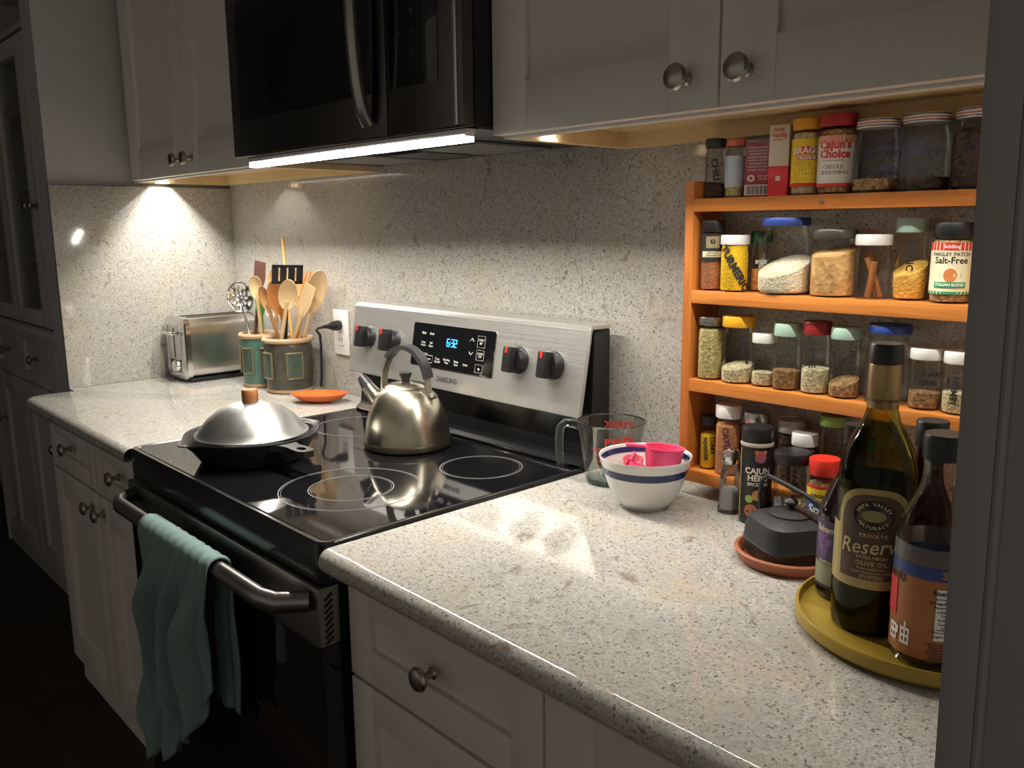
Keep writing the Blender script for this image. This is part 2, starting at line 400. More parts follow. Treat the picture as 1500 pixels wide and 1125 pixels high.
def ring(cx, cy, R, w=.0008):
    MB().lathe([(R-w, RZ+.0041), (R-w, RZ+.0044), (R+w, RZ+.0044), (R+w, RZ+.0041)], 72, Matrix.Translation((cx, cy, 0)), cap=False).build('burner_ring', RING, g)
for cx, cy, R in ((-.146, -.22, .076), (-.205, -.462, .121), (-.205, -.462, .072), (-.59, -.20, .095), (-.545, -.475, .080)): ring(cx, cy, R); ring(cx, cy, R-.004, .0003)
# backguard
def prism(mb, prof, x0, x1, b=0):
    bm = bmesh.new(); n = len(prof)
    va = [bm.verts.new((x0, y, z)) for y, z in prof]; vb = [bm.verts.new((x1, y, z)) for y, z in prof]
    bm.faces.new(va); bm.faces.new(vb[::-1])
    for i in range(n): j = (i+1) % n; bm.faces.new((va[i], vb[i], vb[j], va[j]))
    bmesh.ops.recalc_face_normals(bm, faces=bm.faces)
    if b: bmesh.ops.bevel(bm, geom=bm.edges[:], offset=b, segments=2, affect='EDGES')
    bm.verts.index_update(); mb.add([v.co.copy() for v in bm.verts], [[v.index for v in f.verts] for f in bm.faces]); bm.free(); return mb
prism(MB(), [(-.090, RZ+.004), (-.104, RZ+.008), (-.086, RZ+.020), (-.076, RZ+.10), (-.070, RZ+.252), (-.024, RZ+.256), (-.024, RZ-.05), (-.09, RZ-.05)], X0+.006, X1-.004, .002).build('riser', BLK, t)
MB().tube([(X0+.03, -.105, RZ+.0085), (X1-.03, -.105, RZ+.0085)], .0018, 6).build('trim_line', CHROME, t)
cp = prism(MB(), [(-.112, RZ+.100), (-.085, RZ+.258), (-.078, RZ+.264), (-.024, RZ+.264), (-.024, RZ+.257), (-.076, RZ+.257), (-.104, RZ+.100)], X0, X1, .0016).build('control_panel', brushed('panel_steel', (.62, .61, .59), .38, 0, .82), t)
PN = Vector((0, -.158, .027)).normalized(); PU = Vector((0, .027, .158)).normalized(); PXv = Vector((1, 0, 0))
def onp(x, z, d=0):
    s = (z-.100)/.158; return Vector((x, -.112+.027*s, RZ+z))+PN*(-d)*-1
PN = Vector((0, -.158, -(-.027)))  # outward normal of the tilted face
PN = Vector((0, -.158, .027)).normalized()
def onp(x, z, d=0): s = (z-.100)/.158; return Vector((x, -.112+.027*s, RZ+z))+PN*d
BASIS = Matrix((PXv, PU, PN)).transposed().to_4x4()
def pm(x, z, d=0): return Matrix.Translation(onp(x, z, d)) @ BASIS
disp = slab(MB(), [(rrect(-.134, .134, -.044, .044, .004, 3), -.001), (rrect(-.134, .134, -.044, .044, .004, 3), .0012)], pm(-.378, .189)).build('display_panel', BGLASS, cp)
bz = MB(); P1 = rrect(-.1365, .1365, -.0465, .0465, .005, 3); P2 = rrect(-.134, .134, -.044, .044, .004, 3); n = len(P1)
bz.add([(x, y, .0016) for x, y in P1]+[(x, y, .0016) for x, y in P2]+[(x, y, 0) for x, y in P1], [(i, (i+1) % n, n+(i+1) % n, n+i) for i in range(n)]+[(2*n+i, 2*n+(i+1) % n, (i+1) % n, i) for i in range(n)], pm(-.378, .189)); bz.build('display_bezel', CHROME, cp)
def ptxt(s, x, z, size, mat, d=.0016, sx=1., bold=.02, name='lettering'):
    mb = MB(); txt_flat(mb, s, size, onp(x, z, d), PXv, PU, bold, sx); return mb.build(name, mat, cp)
lm = MB()
for s, x, z, h in (('Bake', -.475, .214, .0075), ('Broil', -.448, .214, .0075), ('Keep\nWarm', -.475, .191, .0065), ('Self\nClean', -.448, .191, .0065), ('Warm', -.480, .160, .0065), ('Level', -.452, .160, .0065), ('Timer\nOn/Off', -.421, .160, .0065), ('Cooking\nTime', -.390, .161, .0065), ('Delay\nStart', -.358, .160, .0065), ('Clock', -.328, .160, .0065), ('START\nSET', -.285, .211, .0065), ('CLEAR\nOFF', -.285, .184, .006), ('Cooking Zone', -.470, .1705, .0045)):
    txt_flat(lm, s, h, onp(x, z, .0017), PXv, PU, .0)
for pts in ([(-.320, .210), (-.314, .216), (-.308, .210)], [(-.320, .188), (-.314, .182), (-.308, .188)]): lm.tube([onp(*p, .0017) for p in pts], .0007, 5)
for x, z, a, b in ((-.285, .211, .0115, .0115), (-.285, .184, .0115, .010), (-.285, .157, .0115, .008), (-.466, .160, .028, .0075)): lm.tube([onp(x+i*a, z+j*b, .0017) for i, j in ((-1, -1), (1, -1), (1, 1), (-1, 1))], .0003, 4, closed=True)
txt_flat(lm, 'o', .010, onp(-.285, .157, .0017), PXv, PU)
lm.build('lettering', PAPER, cp)
sg = MB()   # seven-segment clock
SEG = {'6': 'afgedc', '3': 'abgcd', '2': 'abged'}
for i, chx in (('6', -.390), ('3', -.3765), ('2', -.3655)):
    w, h = .0038, .0075
    sp = {'a': ((-w, h), (w, h)), 'b': ((w, h), (w, 0)), 'c': ((w, 0), (w, -h)), 'd': ((-w, -h), (w, -h)), 'e': ((-w, 0), (-w, -h)), 'f': ((-w, h), (-w, 0)), 'g': ((-w, 0), (w, 0))}
    for k in SEG[i]: (a, b), (c, d) = sp[k]; sg.tube([onp(chx+a, .200+b, .0018), onp(chx+c, .200+d, .0018)], .0009, 5)
for z in (.203, .197): sg.box(-.3842, -.3826, 0, 0.0006, -.0008, .0008, 0, Matrix.Translation(onp(0, z, .0018)))
sg.build('clock_digits', emis('clock_blue', (.05, .38, 1.0), 3.2), cp)
ptxt('SAMSUNG', -.384, .122, .015, pbr('dark_print', (.06, .06, .065), .5, var=0), .0006, 1.0, .03, 'brand_lettering')
for kx in (-.687, -.588, -.172, -.078):
    kb = MB().lathe([(.0265, 0), (.0265, .003), (.0245, .005), (.024, .016), (.022, .019), (0, .019)], 32, pm(kx, .187)).build('knob', BLKM, cp)
    MB().box(-.0115, .0115, -.025, .025, .012, .036, .004, pm(kx, .187)).build('grip', BLKM, kb)
    MB().box(-.003, .003, .012, .0245, .0355, .0372, .0005, pm(kx, .187)).build('pointer', plain('pointer_red', (.75, .03, .01)), kb)
    mk = MB()
    for a in range(-130, 131, 26):
        mk.box(-.0007, .0007, .030, .0325, 0, .0003, 0, pm(kx, .187, .0004) @ Matrix.Rotation(radians(-a), 4, 'Z'))
    txt_flat(mk, 'OFF', .005, onp(kx-.016, .218, .0006), PXv, PU); txt_flat(mk, 'HI', .005, onp(kx+.034, .205, .0006), PXv, PU); txt_flat(mk, 'LO', .005, onp(kx-.006, .152, .0006), PXv, PU)
    txt_flat(mk, 'o o\no o', .006, onp(kx, .232, .0006), PXv, PU)
    mk.build('dial_marks', GREY, cp)
# oven door, handle, vents
od = MB().box(X0+.003, X1-.003, -.648, -.613, RZ-.150, RZ-.060, .003).build('oven_door', brushed('door_steel', (.34, .33, .31), .36, 0), t)
MB().box(X0+.003, X1-.003, -.647, -.613, .17, RZ-.1505, .003).build('door_glass', BGLASS, od)
MB().box(X0+.003, X1-.003, -.645, -.613, .035, .165, .003).build('storage_drawer', BLK, t)
sl = MB()
for i in range(8): sl.box(X1-.0033, X1-.0024, -.640, -.624, -.0022, .0022, 0, Matrix.Translation((0, 0, RZ-.075-i*.0095)) @ Matrix.Translation((0, -.632, 0)) @ Matrix.Rotation(radians(35), 4, 'X') @ Matrix.Translation((0, .632, 0)))
sl.build('vent_slots', BLK, od)
hp = []
for i in range(25):
    u = i/24; x = -.718+.695*u; e = min(u, 1-u); y = -.650-.046*min(1, (e/.06))**.6; hp.append((x, y, RZ-.082))
MB().tube(hp, .0135, 14, flat=1.15).build('handle', brushed('handle_steel', (.30, .285, .27), .33, 0), od)

# ------------------------------------------------------------------ towel over the oven handle
def towel():
    nx, ns = 70, 60; v = []; f = []
    HZ, HYc, R = -.082, -.6962, .0205
    for i in range(nx+1):
        u = i/nx; x0 = -.508+.288*u
        yc = HYc
        front = .345+.055*sin(u*5.2+.6)+(.02*sin(u*17)); back = .26
        if u > .80: front -= .10*(u-.80)/.2
        arc = pi*R; tot = back+arc+front
        for j in range(ns+1):
            s = tot*j/ns
            if s < back: y, z, dn = yc+R, HZ-(back-s), back-s; side = 1
            elif s < back+arc: a = (s-back)/R; y, z, dn = yc+R*cos(a), HZ+R*sin(a), 0; side = 0
            else: dn = s-back-arc; y, z = yc-R, HZ-dn; side = -1
            w = min(1, dn/.10)
            fold = .017*sin(u*19+.8+1.3*sin(dn*5))+.009*sin(u*41+3*sin(dn*9))+.005*sin(u*75+dn*12)+.004*sin(u*9+dn*30)
            x = x0*(1-.10*w)+(-.34)*.10*w+.003*sin(dn*14+u*6)*w
            if side <= 0: y += (fold*w-.014*w)+.0025*sin(u*60)*(1-w); y = min(y, -.7175) if dn > 0 else y
            else: y = min(y+.25*fold*w, -.652)
            v.append((x, y, z))
    for i in range(nx):
        for j in range(ns): a = i*(ns+1)+j; f.append((a, a+ns+1, a+ns+2, a+1))
    o = MB().add(v, f).build('dish_towel', pbr('teal_cloth', (.16, .25, .238), .9, var=.2, scale=60, bump=.4))
    md = o.modifiers.new('thick', 'SOLIDIFY'); md.thickness = .003; md.offset = 0
    return tag(o, 'teal cotton dish towel draped over the oven handle', 'towel')
towel()

# ------------------------------------------------------------------ microwave
t = thing('microwave', 'black stainless over-the-range microwave with curved handle', 'microwave', (0, 0, .585))
b0 = MB().box(-.763, -.001, -.345, -.001, .006, .42, .002).build('body', BLK, t)
MB().box(-.763, -.001, -.338, -.002, 0, .006, .001).build('underside', pbr('grey_underside', (.035, .035, .035), .4, 0, var=.05), t)
d = MB().box(-.763, -.197, -.368, -.346, .004, .42, .003).build('door', DSTEEL, t)
MB().box(-.722, -.215, -.3695, -.367, .075, .38, .001).build('window', BGLASS, d)
MB().tube([(-.240, -.372-.030*math.sqrt(max(0, 1-((z-.215)/.192)**2)), z) for z in [.024+.382*i/24 for i in range(25)]], .013, 12, flat=.8).build('handle', brushed('mw_handle', (.36, .34, .32), .3, 2), d)
c = MB().box(-.1955, -.001, -.368, -.346, .004, .42, .003).build('control_face', DSTEEL, t)
MB().box(-.185, -.058, -.3695, -.367, .075, .38, .001).build('touch_panel', BGLASS, c)
for r_ in range(5):
    for k in range(3):
        tx = MB(); txt_flat(tx, str((r_*3+k+1) % 10), .012, (-.155+.034*k, -.3698, .125+.03*r_), (1, 0, 0), (0, 0, 1)); tx.build('key_numeral', pbr('dim_print', (.05, .05, .05), .5, var=0), c)
MB().box(-.022, -.012, -.3705, -.367, .006, .42, .001).build('edge_trim', STEEL, c)
MESHM = brushed('filter_mesh', (.55, .55, .53), .4, 0)
for fx in (-.640, -.300):
    fl = MB().box(fx, fx+.175, -.235, -.055, -.004, .0005, .001).build('grease_filter', pbr('filter_back', (.12, .12, .12), .4, .8), t)
    w = MB()
    for i in range(24): w.box(fx+.004+i*.007, fx+.0065+i*.007, -.231, -.059, -.0056, -.004)
    for i in range(25): w.box(fx+.004, fx+.171, -.231+i*.007, -.2285+i*.007, -.0060, -.0045)
    w.build('filter_grid', MESHM, fl)
MB().box(-.44, -.32, -.20, -.08, -.006, .0005, .002).build('lamp_cover', pbr('lamp_cover', (.06, .06, .06), .3), t)
# LED strip
t = thing('led_light_strip', 'thin glowing LED light strip under the front edge of the microwave', 'light', (0, 0, .572))
MB().box(-.705, .004, -.366, -.348, .0058, .0125, .001).build('housing', plain('strip_housing', (.65, .65, .65)), t)
MB().box(-.701, 0, -.3657, -.3483, .0012, .0058, .0006).box(-.701, 0, -.3488, -.3475, -.006, .0058).box(-.7030, -.7012, -.3657, -.3475, -.006, .0058).build('channel', plain('strip_housing', (.65, .65, .65)), t)  # left end cap added to cut the strip's grazing light leftwards
MB().add([(-.700, -.3645, .0009), (-.001, -.3645, .0009), (-.001, -.3495, .0009), (-.700, -.3495, .0009)], [(0, 1, 2, 3)]).build('diffuser', emis('led_white', (1.0, .93, .82), STRIP_E), t)
MB().add([(-.700, -.3659, .0014), (-.001, -.3659, .0014), (-.001, -.3659, .0042), (-.700, -.3659, .0042)], [(0, 1, 2, 3)]).build('front_glow', emis('led_edge', (.86, .90, 1.0), 8), t)
def cabinet_strip(x0, x1, yc, label, nm, k):
    # narrow LED tape in a deep aluminium channel fixed under the cabinet bottom: the lips cut the beam to about 45 degrees each side
    t = thing('led_light_strip', label, 'light', (0, 0, .5865))
    HM = plain('strip_housing', (.65, .65, .65))
    MB().box(x0, x1, yc-.0085, yc+.0085, .0086, .0122).box(x0, x1, yc-.0085, yc-.0072, 0, .0086).box(x0, x1, yc+.0072, yc+.0085, 0, .0086).build('channel', HM, t)
    MB().add([(x0+.001, yc-.002, .0083), (x1-.001, yc-.002, .0083), (x1-.001, yc+.002, .0083), (x0+.001, yc+.002, .0083)], [(0, 1, 2, 3)]).build('led_tape', emis(nm, (1.0, .95, .86), TAPE_E*k), t)
cabinet_strip(-1.556, -.80, -.215, 'LED light strip under the wall cabinet over the toaster', 'led_tape_bright', 1.5)
cabinet_strip(.032, .795, -.210, 'LED light strip under the wall cabinet above the spice rack', 'led_tape_glow', .78)

# ------------------------------------------------------------------ wall outlet + plug
t = thing('wall_outlet', 'white double outlet plate on the granite backsplash', 'outlet', (-.962, -.0005, .166))
MB().box(-.036, .036, -.006, 0, -.06, .06, .0025).build('plate', WPL, t)
for z in (-.0195, .0195):
    s = slab(MB(), [(rrect(-.0165, .0165, -.0145, .0145, .007, 4), 0), (rrect(-.0165, .0165, -.0145, .0145, .007, 4), .0015)], Matrix.Translation((0, -.0062, z)) @ Matrix.Rotation(pi/2, 4, 'X')).build('socket', WPL, t)
    if z < 0: MB().box(-.0075, -.0055, -.0082, -.0076, z-.004, z+.006).box(.0055, .0075, -.0082, -.0076, z-.004, z+.006).build('slots', INK, s)
MB().lathe([(.003, 0), (.003, .001), (0, .0012)], 12, Matrix.Translation((0, -.006, 0)) @ Matrix.Rotation(pi/2, 4, 'X')).build('screw', CHROME, t)
t = thing('power_cord', 'black plug and cord in the top socket of the outlet', 'cord', (-.962, -.0085, .1855))
MB().lathe([(.013, 0), (.014, .008), (.012, .022), (.006, .036), (.0045, .05)], 16, Matrix.Rotation(pi/2, 4, 'X')).build('plug', BLKM, t)
MB().tube([(0, -.045, 0), (-.012, -.058, -.004), (-.04, -.048, -.012), (-.07, -.020, -.03), (-.092, -.006, -.07), (-.098, -.0045, -.14), (-.104, -.0045, -.178)], .0035, 8).build('cable', BLKM, t)

# ------------------------------------------------------------------ toaster
t = thing('toaster', 'brushed steel two-slot toaster beside the granite side splash', 'toaster', (-1.487, -.128, 0))
wx, wy, hz = .075, .115, .187
def tprof(w, h): return rrect(-w, w, .012, h, .028, 6)
pr_ = tprof(wx, hz); v = []; f = []; n = len(pr_)
mb = MB(); mb.add([(x, -wy+.012, z) for x, z in pr_]+[(x, wy-.012, z) for x, z in pr_], [(i, (i+1) % n, n+(i+1) % n, n+i) for i in range(n)]+[tuple(range(n)), tuple(range(2*n-1, n-1, -1))])
mb.build('shell', brushed('toaster_steel', (.62, .60, .57), .22, 1), t)
for s in (-1, 1):
    P2 = rrect(-wx-.002, wx+.002, .008, hz+.002, .03, 6); P3 = rrect(-wx+.006, wx-.006, .016, hz-.006, .024, 6); m2 = MB()
    y0, y1, y2 = s*(wy-.014), s*wy, s*(wy+.004)
    m2.add([(x, y0, z) for x, z in P2]+[(x, y1, z) for x, z in P2]+[(x, y2, z) for x, z in P3], [(k*n+i, k*n+(i+1) % n, (k+1)*n+(i+1) % n, (k+1)*n+i) for k in (0, 1) for i in range(n)]+[tuple(2*n+i for i in range(n))])
    e = m2.build('end_cap', CHROME, t)
    if s < 0:
        MB().box(-.050, .050, -wy-.0055, -wy-.0035, .03, hz-.022, .004).build('end_plate', brushed('end_plate', (.55, .54, .52), .3, 2), t)
        MB().box(-.003, .003, -wy-.0062, -wy-.005, .07, hz-.03).build('lever_slot', INK, t)
        MB().box(-.038, .038, -wy-.030, -wy-.006, hz-.047, hz-.038, .003).build('lever', CHROME, t)
        MB().lathe([(.019, 0), (.019, .008), (.016, .016), (0, .016)], 24, Matrix.Translation((.024, -wy-.005, .048)) @ Matrix.Rotation(pi/2, 4, 'X')).build('browning_dial', CHROME, t)
        bt = MB()
        for i in range(3): bt.box(-.034+i*.014, -.026+i*.014, -wy-.0075, -wy-.005, .052, .064, .001)
        bt.build('buttons', BLKM, t)
for sx in (-.024, .024): MB().box(sx-.012, sx+.012, -.085, .085, hz-.001, hz+.0012, .0005).build('bread_slot', INK, t)
MB().box(-wx+.008, wx-.008, -wy+.012, wy-.012, 0, .013, .002).build('base', BLKM, t)

# ------------------------------------------------------------------ crocks with utensils
def crock(x, y, R, H, label, glz, rz, sp):
    t = thing('utensil_crock', label, 'crock', (x, y, 0), rz, 'stoneware crocks of utensils')
    MB().lathe([(R*.9, 0), (R*.94, .006), (R*.95, H*.45), (R*.98, H*.82), (R*.93, H*.9), (R*.97, H*.91), (R*.90, H*.92), (R*.86, H*.9), (R*.84, .012), (0, .012)], 40).build('pot', glz, t)
    MB().lathe([(R*.93, H*.9), (R*1.05, H*.93), (R*1.07, H*.965), (R*1.02, H), (R*.93, H), (R*.88, H*.97), (R*.89, H*.9)], 40, cap=False).build('rim', pbr('unglazed_rim', (.50, .33, .20), .75, var=.12), t)
    MB().lathe([(R*.905, -.0005+.001), (R*.955, .004), (R*.955, .010), (R*.93, .011)], 40, cap=False).build('foot', pbr('unglazed_foot', (.45, .27, .15), .8), t)
    for a in sp:
        p = MB().patch(R*.965, a-.32, a+.32, H*.28, H*.74, 8, th=.004).build('tile', pbr('crock_tile', (.055, .085, .065), .25, var=.4, scale=60), t)
        bd = [(a-.32, .28), (a+.32, .28), (a+.32, .74), (a-.32, .74)]; pts = []
        for k in range(4):
            (a1, h1), (a2, h2) = bd[k], bd[(k+1) % 4]
            for s in range(6): u = s/6; aa = a1+(a2-a1)*u; pts.append((R*1.005*cos(aa), R*1.005*sin(aa), H*(h1+(h2-h1)*u)))
        MB().tube(pts, .003, 6, closed=True).build('tile_border', pbr('crock_edge', (.16, .13, .07), .35, var=.3, scale=80), p)
    return t
GL1 = pbr('green_glaze', (.075, .165, .125), .22, var=.45, scale=35, bump=.3)
GL2 = pbr('mottled_glaze', (.060, .058, .040), .3, var=.75, scale=55, bump=.9)
C1 = (-1.240, -.100); C2 = (-1.108, -.085)
crock(C1[0], C1[1], .056, .152, 'smaller glazed green crock holding a steel slotted spoon', GL1, 0, (-2.2, -1.2, -.15))
crock(C2[0], C2[1], .066, .150, 'larger mottled brown-green crock packed with wooden spoons', GL2, 0, (-1.55, -.25, 1.5))
WOODS = [wood('spoon_tan', (.52, .30, .12), (.66, .42, .19), 2, .55), wood('spoon_pale', (.62, .43, .22), (.74, .55, .32), 2, .55), wood('spoon_orange', (.52, .20, .05), (.66, .29, .08), 2, .5), wood('spoon_red', (.075, .022, .012), (.13, .04, .02), 2, .5), wood('spoon_brown', (.34, .17, .065), (.46, .25, .10), 2, .55)]
def utensil(name, label, crk, head, off, kind, mat, w=.022, l=.036, roll=0, hr=.0048, flip=0):
    # local z runs from the foot inside the crock to the head
    hd = Vector(head); foot = Vector((crk[0]+off[0], crk[1]+off[1], .016)); ax = hd-foot; Ln = ax.length
    q = ax.to_track_quat('Z', 'Y'); 
    t = thing(name, label, 'utensil', foot, 0, 'kitchen utensils in the crocks'); t.rotation_mode = 'QUATERNION'
    # turn the flat side to the room
    M = q.to_matrix(); want = Vector((cos(radians(-45+roll)), sin(radians(-45+roll)), 0)); loc = M.transposed() @ want; ang = atan2(loc.y, loc.x)-pi/2
    t.rotation_quaternion = q @ Matrix.Rotation(ang, 3, 'Z').to_quaternion()
    hl = Ln-l*.8
    MB().tube([(0, 0, 0), (0, 0, hl*.5), (0, 0, hl), (0, 0, hl+l*.25)], [hr*.9, hr, hr*1.1, hr*.9], 8).build('handle', mat if kind != 'turner' else BLKM, t)
    h = MB()
    if kind == 'spoon':
        v = []; f = []; nu, nv = 16, 6
        outer = []; 
        for side in (0, 1):
            for k in range(nv+1):
                rr = k/nv
                for i in range(nu):
                    a = 2*pi*i/nu; x = w*rr*cos(a); z = Ln+l*rr*sin(a)*(1.0 if sin(a) > 0 else 1.15)
                    dep = .012*(1-rr**2); y = dep*-1 if side else -(dep-.0035) if rr < 1 else -.0
                    y = -dep+(.004 if not side else 0)
                    v.append((x, y, z))
        m = (nv+1)*nu
        for side in (0, 1):
            for k in range(nv):
                for i in range(nu): j = (i+1) % nu; b = side*m; f.append((b+k*nu+i, b+k*nu+j, b+(k+1)*nu+j, b+(k+1)*nu+i))
        for i in range(nu): j = (i+1) % nu; f.append((nv*nu+i, nv*nu+j, m+nv*nu+j, m+nv*nu+i))
        h.add(v, f)
    elif kind == 'paddle':
        P = [(-w*.45, -l), (w*.45, -l), (w, -l*.2), (w*1.05, l), (-w*.75, l*.9), (-w*.9, -l*.2)]
        h.add([(x, -.003, Ln+z) for x, z in P]+[(x, .003, Ln+z) for x, z in P], [tuple(range(6)), tuple(range(11, 5, -1))]+[(i, (i+1) % 6, 6+(i+1) % 6, 6+i) for i in range(6)])
    elif kind == 'fork':
        h.box(-w, w, -.003, .003, Ln-l, Ln-l*.1, .003)
        for k in range(4): x = -w+.0035+k*(2*w-.007)/3; h.box(x-.0033, x+.0033, -.003, .003, Ln-l*.2, Ln+l, .0025)
    elif kind == 'turner':
        for a, b, c, d in ((-w, w, -l, -l*.7), (-w, w, l*.7, l)): h.box(a, b, -.0015, .0015, Ln+c, Ln+d, .001)
        for k in range(4): x = -w+.0085+k*(2*w-.017)/3; h.box(x-.0085, x+.0085, -.0015, .0015, Ln-l, Ln+l, .001)
    elif kind == 'rod': h.tube([(0, 0, hl), (0, 0, Ln+l*.5)], [hr, hr*.9], 8)
    elif kind == 'slotted':
        nu = 40; nr = 8
        v = []; f = []
        for k in range(nr+1):
            for i in range(nu):
                a = 2*pi*i/nu; rr = k/nr; v.append((w*rr*cos(a), -.016*(1-rr*rr), Ln+l*rr*sin(a)))
        for k in range(nr):
            for i in range(nu):
                if k in (2, 3, 5, 6) and (i+(k > 4)*2) % 5 in (0, 1): continue
                j = (i+1) % nu; f.append((k*nu+i, k*nu+j, (k+1)*nu+j, (k+1)*nu+i))
        h.add(v, f)
    o = h.build('head', mat, t)
    if kind == 'slotted': md = o.modifiers.new('thick', 'SOLIDIFY'); md.thickness = .0014
    return t
HD = Vector((0, 0, 0))
def unproj(px, py, y):
    d = RM.transposed() @ Vector(((px-750)/1249.5, (py-562.5)/1249.5, 1)); return CAM+d*((y-CAM.y)/d.y)
def ut(name, label, c, px, py, dy, off, kind, mat, **k): utensil(name, label, c, unproj(px, py, c[1]+dy), off, kind, mat, **k)
ut('slotted_spoon', 'polished steel slotted spoon leaning out of the smaller green crock', C1, 352, 436, -0.0370, (0.0286, -0.0213), 'slotted', CHROME, w=.036, l=.046, roll=10, hr=.004)
ut('wooden_spoon', 'slim pale wooden spoon standing in the smaller green crock', C1, 375, 420, -0.0208, (0.0236, 0.0012), 'spoon', WOODS[1], w=.018, l=.030)
ut('silicone_spatula', 'bright green silicone spatula standing in the smaller green crock', C1, 382, 446, 0.0033, (-0.0287, 0.0199), 'paddle', plain('green_silicone', (.10, .42, .06)), w=.014, l=.03, roll=30)
ut('wooden_spatula', 'dark reddish wooden spatula with a square tip', C1, 381, 404, 0.0158, (-0.0102, -0.0296), 'paddle', WOODS[3], w=.017, l=.042, roll=20)
ut('wooden_spoon', 'small brown wooden spoon leaning left at the crock edge', C2, 388, 436, -0.0385, (-0.0049, 0.0143), 'spoon', WOODS[4], w=.015, l=.032)
ut('wooden_dowel', 'long thin plain wooden stick standing tallest in the crock', C2, 415, 362, 0.0548, (0.0267, 0.0043), 'rod', wood('dowel', (.62, .36, .10), (.74, .46, .15), 2), l=.06, hr=.0045)
ut('slotted_turner', 'black slotted turner rising behind the wooden spoons', C2, 421, 402, -0.0284, (-0.0162, -0.0089), 'turner', BLKM, w=.040, l=.026, roll=25)
ut('wooden_spoon', 'tan wooden spoon with its round back showing behind the orange spoon', C2, 404, 410, 0.0017, (-0.0285, -0.0235), 'spoon', WOODS[0], w=.021, l=.032)
ut('wooden_spoon', 'broad orange-brown wooden spoon in the middle of the crock', C2, 407, 434, -0.0299, (-0.0277, 0.0297), 'spoon', WOODS[2], w=.028, l=.048)
ut('wooden_spoon', 'tan wooden spoon with an oval bowl at the front of the crock', C2, 422, 430, -0.0318, (-0.0204, -0.0345), 'spoon', WOODS[1], w=.025, l=.040)
ut('wooden_spoon', 'long tan wooden spoon between the front spoon and the wooden fork', C2, 435, 420, 0.0516, (-0.0018, 0.0370), 'spoon', WOODS[0], w=.024, l=.045)
ut('wooden_fork', 'orange wooden fork with four flat tines', C2, 452, 418, 0.0522, (0.0052, -0.0182), 'fork', WOODS[2], w=.017, l=.038, roll=10)
ut('wooden_spatula', 'pale flat wooden spatula with a slanted edge leaning right', C2, 449, 440, 0.0209, (-0.0077, -0.0346), 'paddle', WOODS[1], w=.018, l=.045)
ut('wooden_spoon', 'largest pale wooden spoon leaning right toward the outlet', C2, 463, 425, 0.0477, (-0.0194, 0.0190), 'spoon', WOODS[1], w=.026, l=.058, roll=15)

# ------------------------------------------------------------------ orange dish
t = thing('oval_dish', 'shallow orange oval dish with a dark leaf mark beside the crock', 'dish', (-.905, -.112, 0), radians(46))
MB().lathe([(.028, 0), (.030, .003), (.055, .009), (.073, .022), (.0745, .0238), (.072, .0235), (.052, .0125), (.026, .006), (0, .0055)], 48, sy=.62).build('bowl', pbr('orange_glaze', (.62, .13, .025), .22, var=.12, scale=25), t)
mk = MB(); mk.box(-.003, .003, -.018, .018, .0060, .0072, 0, Matrix.Rotation(.4, 4, 'Z')).box(-.002, .002, -.014, .014, .0060, .0075, 0, Matrix.Rotation(-.5, 4, 'Z')); mk.build('leaf_mark', plain('dark_glaze', (.06, .03, .02)), t)

# ------------------------------------------------------------------ skillet + lid
SKC = (-.512, -.488); SZ = .0046
t = thing('cast_iron_skillet', 'black cast-iron skillet on the front left burner', 'skillet', (SKC[0], SKC[1], SZ), radians(2))
IRON = pbr('cast_iron', (.013, .013, .014), .42, var=.3, scale=120, bump=.25)
v = []; f = []; seg = 64; prof = [(.092, 0, 0), (.097, .002, 0), (.122, .045, .3), (.1265, .050, 1), (.1255, .052, 1), (.121, .050, .8), (.094, .007, 0), (0, .006, 0)]
n = len(prof)
for i in range(seg):
    a = 2*pi*i/seg; lip = max(0, cos((a-pi/2)*1)**40)+max(0, cos(a+pi/2)**40)
    for r, z, k in prof: v.append(((r+.010*lip*k)*cos(a), (r+.010*lip*k)*sin(a), z-.002*lip*k))
for i in range(seg):
    j = (i+1) % seg
    for k in range(n-1): f.append((i*n+k, j*n+k, j*n+k+1, i*n+k+1))
f.append(tuple(i*n for i in range(seg-1, -1, -1)))
MB().add(v, f).build('pan', IRON, t)
hm = MB(); L_ = []
for x, w in ((.116, .030), (.130, .018), (.150, .014), (.172, .016), (.192, .016), (.203, .010)): L_.append((x, w))
top = [(x, w) for x, w in L_]; out = top+[(x, -w) for x, w in reversed(top)]; hole = [(.178+.012*cos(a), .0075*sin(a)) for a in [2*pi*i/12 for i in range(12)]]
bm = bmesh.new()
def ringv(P, z): return [bm.verts.new((x, y, z)) for x, y in P]
for z in (.036, .048):
    o1 = ringv(out, z); h1 = ringv(hole, z)
    e = [bm.edges.new((o1[i], o1[(i+1) % len(o1)])) for i in range(len(o1))]+[bm.edges.new((h1[i], h1[(i+1) % 12])) for i in range(12)]
    bmesh.ops.triangle_fill(bm, use_beauty=True, use_dissolve=False, edges=e)
    if z == .036: oa, ha = o1, h1
for A, B in ((oa, o1), (ha, h1)):
    for i in range(len(A)): bm.faces.new((A[i], A[(i+1) % len(A)], B[(i+1) % len(A)], B[i]))
bm.verts.index_update(); hm.add([v_.co.copy() for v_ in bm.verts], [[w.index for w in f_.verts] for f_ in bm.faces]); bm.free()
hm.build('handle', IRON, t)
t = thing('pot_lid', 'domed aluminium lid with a wooden knob on the skillet', 'lid', (SKC[0], SKC[1], SZ+.0480))
MB().lathe([(.100, 0), (.1065, .001), (.1065, .003), (.102, .005), (.096, .014), (.082, .031), (.062, .046), (.038, .057), (.015, .0615), (0, .062)], 56).build('dome', brushed('spun_aluminium', (.60, .60, .60), .34, 2), t)
